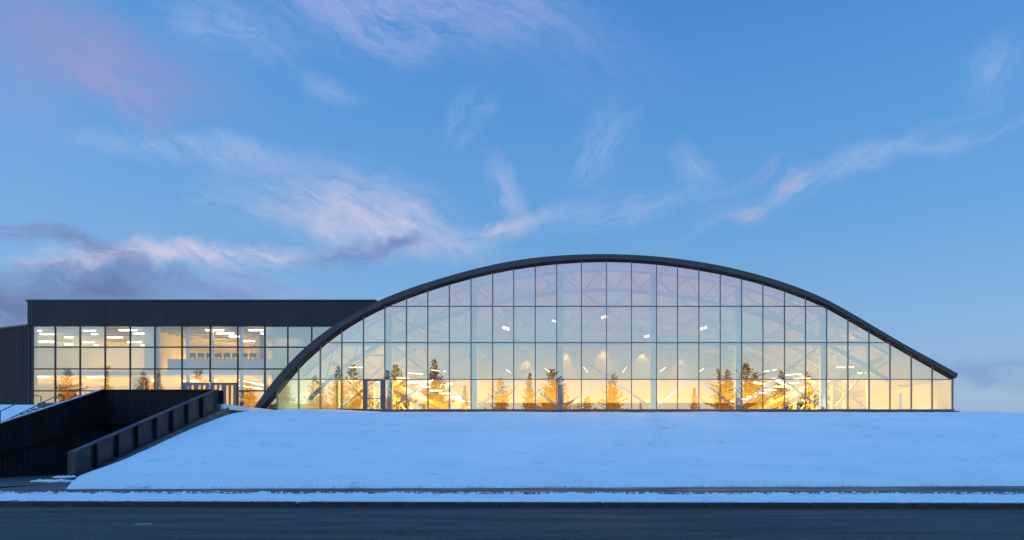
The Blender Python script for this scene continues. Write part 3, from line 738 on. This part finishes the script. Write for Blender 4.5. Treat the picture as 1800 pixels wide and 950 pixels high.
m = MB(); p0, p1 = a+nv*.03+Vector((0,0,zt2-.04)), b+nv*.03+Vector((0,0,zt2-.04)); m.bar(p0,p1,.16,.12); m.build('parapet_cap', M['clad'], ang)

# ------------------------------------------------------------------ ground, road, kerb, pavement
def sheet(name, pts, mat, kind='structure'):
    m = MB(); m.face(pts); o = m.build(name, mat); o['kind'] = kind; return o
sheet('ground', [(-900,-900,-.06),(900,-900,-.06),(900,900,-.06),(-900,900,-.06)], M['snow_verge'])
KY = lambda x: 17.45 - .022*x                 # kerb line
sheet('road', [(-260,3.,0),(260,3.,0),(260,KY(260)-.0,0),(-260,KY(-260),0)][:2] + [(260,KY(60),0),(60,KY(60),0),(-60,KY(-60),0),(-260,KY(-60),0)], M['asphalt'])
m = MB()                                      # kerb stones
xk = -60.0
while xk < 60:
    x2 = xk+2.98; m.face([(xk,KY(xk),-.05),(x2,KY(x2),-.05),(x2,KY(x2)+.015,.15),(xk,KY(xk)+.015,.15)])
    m.face([(xk,KY(xk)+.015,.15),(x2,KY(x2)+.015,.15),(x2,KY(x2)+.2,.155),(xk,KY(xk)+.2,.155)]); 
    m.face([(x2,KY(x2),-.05),(x2,KY(x2)+.2,-.05),(x2,KY(x2)+.2,.155),(x2,KY(x2)+.015,.15)]); xk += 3.0
o = m.build('kerb', M['kerb']); o['kind'] = 'structure'
sheet('pavement', [(-70,19.3,.19),(70,19.0,.19),(70,27,.27),(-70,24.5,.27)], M['pave'])
# verge snow with ragged edges
from mathutils import noise as mn
def fb(x,y,s,o=4): return mn.fractal(Vector((x*s,y*s,1.7)), 1.0, 2.0, o)
m = MB(); NX, NY = 640, 16
for i in range(NX+1):
    x = -30 + 52*i/NX
    f0 = KY(x)+.13+.12*fb(x,3,1.3)+.07*fb(x,5,6); f1 = 20.1 - .006*x + .10*fb(x,9,.8)+.07*fb(x,4,4.)
    for j in range(NY+1):
        tt = j/NY; y = f0+(f1-f0)*tt
        edge = min(1, tt*9)*min(1,(1-tt)*9)
        ridge = math.exp(-((tt-.88)/.09)**2)
        z = .155 + edge*(.03 + .03*tt) + edge*ridge*(.015+.07*max(0,fb(x,y,2.6,5)+.2)) + edge*.012*fb(x,y,5.)
        m.v.append((x,y,z if 0<j<NY else (.12 if j == 0 else .19)))
for i in range(NX):
    for j in range(NY):
        a0 = i*(NY+1)+j; m.f.append([a0,a0+NY+1,a0+NY+2,a0+1]); m.m.append(0)
o = m.build('verge', M['snow_verge'], smooth=True); o['kind'] = 'structure'
# lumps pushed up by the plough
m = MB(); rl = random.Random(11)
def lump(mb, c, r):
    k = 7; n = len(mb.v); s1,s2 = rl.uniform(.7,1.3), rl.uniform(.6,1.)
    mb.v.append((c[0],c[1],c[2]+r*s2))
    for ring,(rr,zz) in enumerate(((.75,.62),(1.0,.0),(.7,-.5))):
        for j in range(k):
            tt = 2*math.pi*(j+rl.uniform(-.2,.2))/k; q = r*rr*rl.uniform(.75,1.2)
            mb.v.append((c[0]+q*math.cos(tt)*s1, c[1]+q*math.sin(tt), c[2]+r*zz*s2))
    for j in range(k): mb.f.append([n, n+1+j, n+1+(j+1)%k]); mb.m.append(0)
    for ring in range(2):
        for j in range(k):
            a0=n+1+ring*k; mb.f.append([a0+j, a0+k+j, a0+k+(j+1)%k, a0+(j+1)%k]); mb.m.append(0)
for _ in range(900):
    x = rl.uniform(-22,16); y = 19.95-.006*x+rl.gauss(-.06,.13); r = min(.06, .012+rl.expovariate(60)) ; lump(m,(x,y,.235+r*.3),r)
for _ in range(160):
    x = rl.uniform(-22,16); lump(m,(x,KY(x)+.1+abs(rl.gauss(0,.05)),.17), .015+rl.random()*.03)
o = m.build('snow', M['snow_verge'], smooth=True); tag(o, 'loose clods of ploughed snow along the edges of the snowy verge', 'snow clods', kind='stuff')

# ------------------------------------------------------------------ snowy bank
WXR = -23.35                                 # right ramp wall line
def foot(x):
    f = 23.05 + .042*x
    if x < -19.75: f = 22.2 + (-19.75-x)/3.3*4.6
    return f
def bank_z(x, y, nz=True):
    f = foot(x); t_ = (y-f)/(36-f); crest = 3.92
    if y <= 36:
        t_ = max(0,t_); s = t_ - .045*math.sin(2*math.pi*t_)*(.5) ; z = .3 + (crest-.3)*s
    else: z = crest + (4.45-.22*min(1,max(0,(x+18.5)/4))-crest)*min(1,(y-36)/5.5)
    # lip of the snow sheet
    z += .10*min(1, max(0,(y-f)/.25)) - .10*(t_ if y<36 else 1)
    if x > 23: 
        k = (x-23); drop = .012*k*k if k < 9 else .97+.22*(k-9)
        z -= drop*min(1, max(0,(y-f)/8))
    if nz:
        e = min(1,max(0,(y-f)/1.))*min(1, max(.12,(41.9-y)/4))
        z += e*(.03*fb(x,y,.22)+.02*fb(x,y*1.6,1.1)+.008*fb(x,y*2,3.5))
    return max(z, .05)
m = MB(); xs = []; x = -22.9
while x < 62: xs.append(x); x += .22 if x < 30 else 1.
NYb = 64
for x in xs:
    f = foot(x)+.10*fb(x,1,.9)+.05*fb(x,2,4)
    for j in range(NYb+1):
        tt = j/NYb; y = f + (42.0-f)*(tt**1.12); z = bank_z(x,y) - .30*max(0,1-(x+22.85)/.7)*min(1,max(0,(y-27.3)/1.))
        if j == 0: z = .2
        m.v.append((x - .68*min(1,max(0,(36.2-y)/9.2))*max(0,1-(x+22.9)/4.5), y, z))
n1 = NYb+1
for i in range(len(xs)-1):
    for j in range(NYb): a0=i*n1+j; m.f.append([a0,a0+n1,a0+n1+1,a0+1]); m.m.append(0)
o = m.build('hill', M['snow'], smooth=True); o['kind'] = 'structure'
# level ground beyond the crest, so nothing ends in the air from the side
m = MB()
for (x0,x1,y0,y1,z) in ((-30.3,-22.95,36.22,43.2,4.42),): m.box(x0,x1,y0,y1,z-.3,z)
o = m.build('terrace', M['snow']); o['kind']='structure'
m = MB(); NXs, NYs = 50, 40
for i in range(NXs+1):
    for j in range(NYs+1):
        x = -90 + (90-33.35)*i/NXs; y = 25+ (52-25)*j/NYs
        z = .3 + 4.1*min(1,max(0,(y-27)/9.4)); z += .05*fb(x,y,.3); m.v.append((x,y,z))
for i in range(NXs):
    for j in range(NYs): a0=i*(NYs+1)+j; m.f.append([a0,a0+NYs+1,a0+NYs+2,a0+1]); m.m.append(0)
o = m.build('terrain', M['snow'], smooth=True); o['kind']='structure'
sheet('driveway', [(-70,22.5,.274),(-22.9,22.5,.274),(-22.9,37.5,.274),(-30.1,37.5,.274),(-33.3,27.5,.274),(-70,27.5,.274)], M['pave'])
# dead grass poking out under the sill and along the crest
m = MB(); rg = random.Random(5)
for _ in range(5200):
    px = rg.uniform(600,1690) if rg.random() < .93 else rg.uniform(470,640)
    x = PX(px,41.8); y = 41.85-abs(rg.gauss(0,.22)); 
    if fb(x,0,.5) + rg.random()*.5 < .0 : continue
    z = bank_z(x,y,False)-.02; h = rg.uniform(.03,.13); dx = rg.gauss(0,.06)
    m.face([(x-.012,y,z),(x+.012,y,z),(x+dx,y-rg.uniform(0,.05),z+h)])
for _ in range(1400):
    x = rg.uniform(24.5,33); y = rg.uniform(38,42) - (x-24)*.12; z = bank_z(x,y)-.01; h = rg.uniform(.04,.14); dx = rg.gauss(0,.08)
    m.face([(x-.014,y,z),(x+.014,y,z),(x+dx,y,z+h)])
for _ in range(900):
    x = rg.uniform(-18.5,16); y = foot(x)+rg.gauss(.06,.05); h = rg.uniform(.01,.04)
    m.face([(x-.01,y,.26),(x+.01,y,.26),(x+rg.gauss(0,.04),y,.27+h)])
o = m.build('grass', M['weed']); tag(o, 'dead grass tufts poking through the snow along the foot of the glass', 'grass', kind='stuff')
# bare strip of soil under the sill
m = MB(); n = 300
for i in range(n):
    xa = PX(600,41.9)+(XR+.3-PX(600,41.9))*i/n; xb = PX(600,41.9)+(XR+.3-PX(600,41.9))*(i+1)/n
    fa = .42+.30*fb(xa,8,.5)+.22*fb(xa,2,3); fb_ = .42+.30*fb(xb,8,.5)+.22*fb(xb,2,3); fa=max(.02,fa); fb_=max(.02,fb_)
    m.face([(xa,41.87-fa,bank_z(xa,41.87-fa)+.02),(xb,41.87-fb_,bank_z(xb,41.87-fb_)+.02),(xb,41.875,4.36),(xa,41.875,4.36)])
o = m.build('soil', M['weed']); o['kind']='structure'
sheet('road_marking', [tuple(P(236,922,1)[0:0]) or (PX(236,13.7),13.62,.004),(PX(262,13.7),13.72,.004),(PX(272,13.9),13.86,.004),(PX(246,13.8),13.78,.004)], M['paint'])

rc = random.Random(4)
def crack(pts, w, seg=26):
    m_ = MB(); P_ = []
    for (xa,ya),(xb,yb) in zip(pts, pts[1:]):
        for k in range(seg): f = k/seg; P_.append((xa+(xb-xa)*f+rc.gauss(0,.022), ya+(yb-ya)*f+rc.gauss(0,.05)))
    for a_, b_ in zip(P_, P_[1:]):
        wa = w*rc.uniform(.5,1.4); m_.face([(a_[0]-wa,a_[1],.004),(a_[0]+wa,a_[1],.004),(b_[0]+wa,b_[1],.004),(b_[0]-wa,b_[1],.004)])
    o_ = m_.build('road_crack', M['tar']); o_['kind'] = 'structure'
crack([(-2.0,10.2),(-3.6,11.9),(-4.3,12.3),(-4.0,13.9),(-3.4,15.6)], .018)
crack([(8.6,11.2),(7.2,12.6),(6.0,14.9),(5.6,17.1)], .013)
crack([(-13.5,12.4),(-12.9,14.2),(-11.4,16.0),(-10.8,17.5)], .013)
# ------------------------------------------------------------------ ramp walls
zr_ = lambda Y: 1.57 + (5.25-1.57)*(Y-27)/9
zb_ = lambda Y: .34 + (4.02-.34)*(Y-27)/9
rw = thing('plate_girder_wall', (WXR,27,.3), 'dark steel girder wall with upright stiffeners climbing the edge of the snowy bank', 'retaining wall')
m = MB()
for (xa,xb,d0,d1) in ((WXR-.02,WXR+.02,0,0),):
    q = [(27,zb_(27)-.4),(36.25,zb_(36.25)-.4),(36.25,zr_(36)),(36,zr_(36)),(27,zr_(27))]
    n = len(q); A=[(xa,y,z) for y,z in q]; B=[(xb,y,z) for y,z in q]
    m.face(A[::1]); m.face(B[::-1])
    for i in range(n): j=(i+1)%n; m.face([A[i],B[i],B[j],A[j]])
m.build('web_plate', M['girder2'], rw)
m = MB(); m.bar((WXR,27,zr_(27)),(WXR,36.05,zr_(36.05)),.34,.045); m.build('top_flange', M['girder2'], rw)
m = MB(); m.bar((WXR+.02,27,zb_(27)+.02),(WXR+.02,36.1,zb_(36.1)+.02),.34,.05); m.build('bottom_flange', M['girder2'], rw)
MB().box(WXR-.17,WXR+.17,26.96,27.0,zb_(27)-.05,zr_(27)+.02).build('end_plate', M['girder2'], rw)
for px in (165,203,237,270,299,326,352):
    Y = (WXR-2.597)/((px-VX)/FPX - .0717)
    st_ = MB().box(WXR+.021,WXR+.17,Y-.03,Y+.03,zb_(Y)+.06,zr_(Y)-.04).box(WXR+.021,WXR+.033,Y-.14,Y+.14,zb_(Y)+.08,zr_(Y)-.06).build('stiffener', M['girder'], rw)
    mb = MB()
    for k in range(7):
        z = zb_(Y)+.16+k*.155
        for s_ in (-.09,.09): mb.tube([(WXR+.033,Y+s_,z),(WXR+.052,Y+s_,z)], .018, 6)
    mb.build('bolt', M['bolt'], st_)
MB().box(WXR-.3,WXR+.3,36.25,36.3,4.0,5.25).build('end_plate', M['girder'], rw)
lw = thing('bolted_ramp_wall', (-30.2,30,.3), 'black bolted girder wall over corrugated sheeting along the left side of the sunken ramp', 'retaining wall')
XLW = -30.2
lt = lambda Y: 2.97 + (5.25-2.97)*(Y-29.9)/6.1
lb = lambda Y: 1.44 + (3.30-1.44)*(Y-29.9)/6.1
m = MB()
q = [(26.5,lb(26.5)),(36.0,lb(36.0)),(36.0,lt(36.0)),(26.5,lt(26.5))]
A=[(XLW,y,z) for y,z in q]; B=[(XLW-.06,y,z) for y,z in q]
m.face(A); m.face(B[::-1])
for i in range(4): j=(i+1)%4; m.face([A[i],B[i],B[j],A[j]])
m.build('web_plate', M['girder'], lw)
m = MB(); m.bar((XLW-.03,26.5,lt(26.5)),(XLW-.03,36.0,lt(36.0)),.30,.05); m.build('top_flange', M['girder2'], lw)
m = MB(); m.bar((XLW-.0,26.5,lb(26.5)),(XLW-.0,36.0,lb(36.0)),.2,.05); m.build('bottom_flange', M['girder'], lw)
MB().bar((XLW-.05,26.5,lt(26.5)+.033),(XLW-.05,36.0,lt(36.0)+.033),.09,.016).build('snow_cap', M['snow_verge'], lw)
m = MB(); Yc = 26.5; n=0                      # corrugated sheet
while Yc < 36:
    d = 0 if n % 2 == 0 else .04; y2 = min(36, Yc+.135)
    m.face([(XLW-.12+d,Yc,.2),(XLW-.12+d,y2,.2),(XLW-.12+d,y2,lb(y2)),(XLW-.12+d,Yc,lb(Yc))])
    dn = .04 if d == 0 else 0
    m.face([(XLW-.12+d,y2,.2),(XLW-.12+dn,y2,.2),(XLW-.12+dn,y2,lb(y2)),(XLW-.12+d,y2,lb(y2))]); Yc = y2; n += 1
m.build('corrugated_sheet', M['corr'], lw)
mb = MB()
for Y in [30.05+1.17*k for k in range(6)]:
    for k in range(6):
        z = lb(Y)+.2+k*.27
        if z < lt(Y)-.1: mb.tube([(XLW,Y,z),(XLW+.03,Y,z)], .04, 6)
mb.build('bolt', M['bolt'], lw)
bw = thing('cross_girder_wall', (-26.8,36,.3), 'level black bolted girder wall closing the far end of the sunken ramp', 'retaining wall')
MB().box(XLW-.05, WXR-.021, 36.0, 36.08, 3.2, 5.25).build('web_plate', M['girder'], bw)
MB().box(XLW-.05, WXR-.18, 35.88, 36.2, 5.23, 5.275).build('top_flange', M['girder2'], bw)
MB().box(XLW-.05, WXR-.18, 35.90, 36.0, 3.2, 3.25).build('bottom_flange', M['girder'], bw)
mb = MB()
for px in (204.6,233.7,262.8,291.8,320.9,350):
    x = PX(px,36)
    for k in range(7): mb.tube([(x,36.0,3.42+k*.285),(x,35.97,3.42+k*.285)], .04, 6)
mb.build('bolt', M['bolt'], bw)
MB().box(XLW-.19, XLW-.08, 35.9, 37.0, .2, 3.3).box(XLW-.19, WXR-.021, 37.0, 37.1, .2, 3.3).build('roller_door', M['corr'], bw)
MB().box(XLW-.2, WXR+.2, 36.09, 36.24, 3.3, 4.42).build('upstand', M['concrete'], bw)
pl = thing('concrete_plinth', (WXR+.3,27,.3), 'low weathered concrete plinth along the foot of the stiffened girder wall', 'plinth')
m = MB()
q0, q1 = (26.3,.18), (36.6,zb_(36.6))
for xa, xb, dz0 in ((WXR-.28, WXR+.42, 0),):
    pts0 = [(xa,26.3,.1),(xb,26.3,.1),(xb,26.3,.44),(xa,26.3,.44)]; ptm = [(xa,27.2,.1),(xb,27.2,.1),(xb,27.2,zb_(27.2)-.02),(xa,27.2,zb_(27.2)-.02)]; pts1 = [(xa,36.6,zb_(36.6)-.6),(xb,36.6,zb_(36.6)-.6),(xb,36.6,zb_(36.6)-.02),(xa,36.6,zb_(36.6)-.02)]
    for A,B in ((pts0,ptm),(ptm,pts1)):
        for i in range(4): j=(i+1)%4; m.face([A[i],B[i],B[j],A[j]])
    m.face(pts0[::-1]); m.face(pts1)
m.build('body', M['concrete'], pl)
m = MB(); rs = random.Random(9)
for k in range(60): 
    lump(m, (WXR+rs.uniform(-.25,.4), rs.uniform(26.3,27.0), .45), rs.uniform(.04,.09))
for k in range(90): lump(m, (WXR+.1+rs.gauss(0,.45), 26.15+rs.gauss(0,.22), .28), rs.uniform(.05,.13))
m.build('snow_cap', M['snow_verge'], pl, True)
for o_ in (rw, pl):
    ang_ = -math.atan2(.66, 9.); d0 = o_.location - Vector((WXR,36.2,0)); c_, s_ = math.cos(ang_), math.sin(ang_)
    o_.location = Vector((WXR + d0.x*c_ - d0.y*s_, 36.2 + d0.x*s_ + d0.y*c_, o_.location.z)); o_.rotation_euler = (0,0,ang_)
# cast post by the doors
bp = thing('bollard', (-23.62,36.7,4.42), 'dark post with flared foot and flat cap in front of the double doors', 'bollard')
MB().tube([(-23.62,36.7,4.2),(-23.62,36.7,4.3),(-23.62,36.7,4.5),(-23.62,36.7,4.92)],[.30,.16,.11,.085],12).build('post', M['rail'], bp)
MB().tube([(-23.62,36.7,4.92),(-23.62,36.7,4.96),(-23.62,36.7,5.03)],[.14,.14,.05],12).build('cap', M['rail'], bp)

# ------------------------------------------------------------------ stairs and handrails
stt = thing('staircase', (-32,30,.3), 'snow-dusted outdoor staircase climbing beside the bolted ramp wall', 'stairs')
m = MB(); ns = 24
for k in range(ns):
    y = 28.4+k*(35.1-28.4)/ns; z = .35+(k+1)*(4.05-.35)/ns
    m.box(-33.34,-30.5,y,35.2,z-.154,z)
m.box(-33.34,-30.4,35.2,43.,3.9,4.4)
m.build('steps', M['concrete'], stt)
m = MB()
for k in range(ns):
    y = 28.4+k*(35.1-28.4)/ns; z = .35+(k+1)*(4.05-.35)/ns; m.box(-33.3,-30.52,y+.05,y+.27,z+.002,z+.045)
m.box(-33.3,-30.42,35.25,42.9,4.402,4.46)
m.build('snow_cap', M['snow'], stt)
for X,Ya,Yb_,labl,posts in ((-33.2,30.5,34.85,'farthest left black handrail on the outdoor staircase, against the dark building',(30.6,32.9)),(-31.9,29.0,34.9,'middle black handrail on the outdoor staircase',(31.2,32.75,34.1)),(-30.75,29.0,34.85,'black handrail nearest the bolted ramp wall',(31.,33.))):
    h = thing('handrail', (X,Yb_,4.), labl, 'handrail', 'handrails of the outdoor stairs')
    zt_ = lambda Y: 4.82-.535*(Yb_-Y)
    MB().tube([(X,Ya,zt_(Ya)),(X,Yb_,zt_(Yb_)),(X,Yb_+.06,zt_(Yb_)+.01),(X,Yb_+.38,zt_(Yb_)),(X,Yb_+.44,zt_(Yb_)-.05)], .026, 8).build('rail', M['rail'], h)
    MB().tube([(X,Yb_+.43,3.95),(X,Yb_+.43,zt_(Yb_)-.02)], .024, 8).build('post', M['rail'], h)
    for Yp in posts: MB().tube([(X,Yp,zt_(Yp)-1.0),(X,Yp,zt_(Yp))], .024, 8).build('post', M['rail'], h)

# ------------------------------------------------------------------ conifers across the road, behind the photographer, mirrored in the glass
def conifer(seed, fat, dense, expo=.85, low=.07):
    r = random.Random(seed); tr = MB(); cr = MB()
    tr.tube([(0,0,0),(.004,0,.4),(-.003,.003,.8),(0,0,.99)], [.016,.012,.006,.001], 7)
    h = low; lean = r.uniform(-.03,.03)
    while h < .992:
        taper = (1-h)
        R = fat*taper**expo*(.6+.4*min(1,(h-low+.05)*5))*r.uniform(.75,1.2)*(1+(.35*math.sin(h*23+seed) if expo < .7 else 0))+.004
        nb = max(3,int(6.5*dense*(.55+.45*min(1,taper*2)))); a0 = r.random()*6.28
        for b in range(nb):
            if r.random() < .14: continue
            aa = a0+6.283*b/nb+r.gauss(0,.25); L = R*r.choice((r.uniform(.35,.8), r.uniform(.8,1.3))); dr = r.uniform(.10,.45)*(1-h*.6)
            ca, sa = math.cos(aa), math.sin(aa); N = max(3,int(L/.0125))
            hw = .026*(.28+.72*min(1,taper*1.9))
            for k in range(N):
                f = (k+.5)/N; px_ = L*f; pz = h - dr*L*f + .45*L*f*f
                w = hw*(1.2-f*.8)*r.uniform(.6,1.5); q = Vector((ca*px_,sa*px_,pz))
                for s in (-1,1):
                    tip = q + Vector((ca*w*1.2 - s*sa*w*1.4, sa*w*1.2 + s*ca*w*1.4, r.uniform(-1.0,.5)*w))
                    e = q + Vector((ca*w*.9, sa*w*.9, -.6*w*r.random())); cr.face([q, tip, e])
                if k % 2 == 0: cr.face([q+Vector((0,0,.003)), q+Vector((ca*w,sa*w,-w*r.uniform(.8,1.8))), q+Vector((ca*w*2,sa*w*2,.002))])
            q = Vector((ca*L,sa*L,h-dr*L+.45*L)); cr.face([q-Vector((ca*.012,sa*.012,0)), q+Vector((sa*.004,-ca*.004,-.006)), q+Vector((ca*.014,sa*.014,.008))])
        h += r.uniform(.012,.021)
    for k in range(5): cr.face([(0,0,.96),(.004*math.cos(k*1.3),.004*math.sin(k*1.3),.965),(0,0,1.0)])
    return tr, cr
variants = []
def tree_proto(shape, loc, s, label):
    t_ = thing('conifer', loc, label, 'tree', 'conifers across the road mirrored in the glass')
    tr, cr = conifer(*shape); a_ = tr.build('trunk', M['bark']); b_ = cr.build('crown', M['needle'])
    a_.parent = t_; b_.parent = t_; t_.scale = s; return t_
specs = [  # px, py(top), extra depth behind viewer, width factor, variant, label
 (118,648,43,24,1.25,6,'broad conifer mirrored in the second and third bays of the wing, behind the middle handrail'),
 (189,645,43,22,.8,4,'thin-topped conifer mirrored along the fourth mullion of the wing'),
 (255,652,43,30,1.0,0,'conifer mirrored behind the bright lamp in the fifth bay of the wing'),
 (279,650,43,26,.7,1,'slim conifer mirrored at the sixth mullion of the wing'),
 (345,648,43,25,1.1,2,'conifer mirrored above the left double door'),
 (436,668,43,34,1.2,3,'conifer mirrored low in the bay right of the double doors'),
 (470,676,43,24,.6,1,'slender conifer mirrored behind the foot of the arch'),
 (503,670,42,26,1.3,3,'broad conifer mirrored in the second bay from the left foot of the arch'),
 (556,657,42,24,.95,0,'conifer mirrored in the third and fourth bays of the arch'),
 (593,644,42,24,.9,2,'tall conifer mirrored in the fourth bay of the arch, left of the strip lamp'),
 (628,643,42,23,1.15,6,'dense conifer mirrored left of the glass door'),
 (685,650,42,28,.8,1,'small-topped conifer mirrored just right of the glass door'),
 (699,641,42,23,1.15,5,'tall forked conifer mirrored right of the glass door'),
 (770,636,42,21,1.0,0,'tallest conifer left of centre, mirrored between two strip lamps'),
 (815,680,42,30,.7,1,'short slim conifer mirrored beside the second column'),
 (880,666,42,28,1.35,6,'bushy conifer mirrored left of the two thin ones near the third column'),
 (929,654,42,24,.85,4,'thin conifer mirrored left of the widest one'),
 (973,647,42,22,1.35,3,'widest conifer, mirrored at the third column'),
 (1026,700,42,34,1.4,3,'low bushy conifer mirrored left of the middle mullion'),
 (1074,655,42,24,1.15,2,'single conifer mirrored just right of the middle mullion'),
 (1125,707,42,34,.7,1,'tiny conifer mirrored right of the middle'),
 (1215,682,42,28,.8,4,'small narrow conifer mirrored left of the right-hand group'),
 (1262,648,42,24,1.1,6,'left conifer of the right-hand group, mirrored at a mullion'),
 (1280,650,42,26,1.0,0,'second conifer of the right-hand group'),
 (1318,640,42,22,1.3,5,'tallest conifer of the right-hand group, mirrored beside the fifth column'),
 (1334,655,42,26,1.0,3,'conifer leaning against the tallest one of the right-hand group'),
 (1371,654,42,25,1.0,0,'pointed conifer mirrored between the strip lamps on the right'),
 (1420,660,42,26,1.2,2,'last conifer of the right-hand group, standing a little apart'),
]
vp = [(21,.22,1.2),(22,.19,1.1),(23,.24,1.05),(24,.26,1.4),(25,.17,1.1),(26,.17,1.25,.5,.26),(27,.20,.95,.62,.12)]
protos = {}
for i,(px,py,Yp,back,wf,vi,lab) in enumerate(specs):
    Yv = 2*Yp+back; x = (px-VX)*Yv/FPX; H = EYE+(VY-py)*Yv/FPX; s = (H*wf*1.15, H*wf*1.15, H*1.01)
    loc = (x,-back,0)
    if vi not in protos: protos[vi] = tree_proto(vp[vi], loc, s, lab); o = protos[vi]
    else: o = dup(protos[vi], loc, s, rnd.uniform(0,6.28))
    o['label'] = lab

# ------------------------------------------------------------------ render settings
vs = scene.view_settings; vs.view_transform = 'Standard'; vs.look = 'None'; vs.exposure = 0; vs.gamma = 1
c = scene.cycles; c.max_bounces = 8; c.diffuse_bounces = 4; c.glossy_bounces = 4; c.transparent_max_bounces = 16
c.use_denoising = True; c.caustics_reflective = False; c.caustics_refractive = False; c.sample_clamp_indirect = 6
try: c.denoiser = 'OPENIMAGEDENOISE'
except Exception: pass
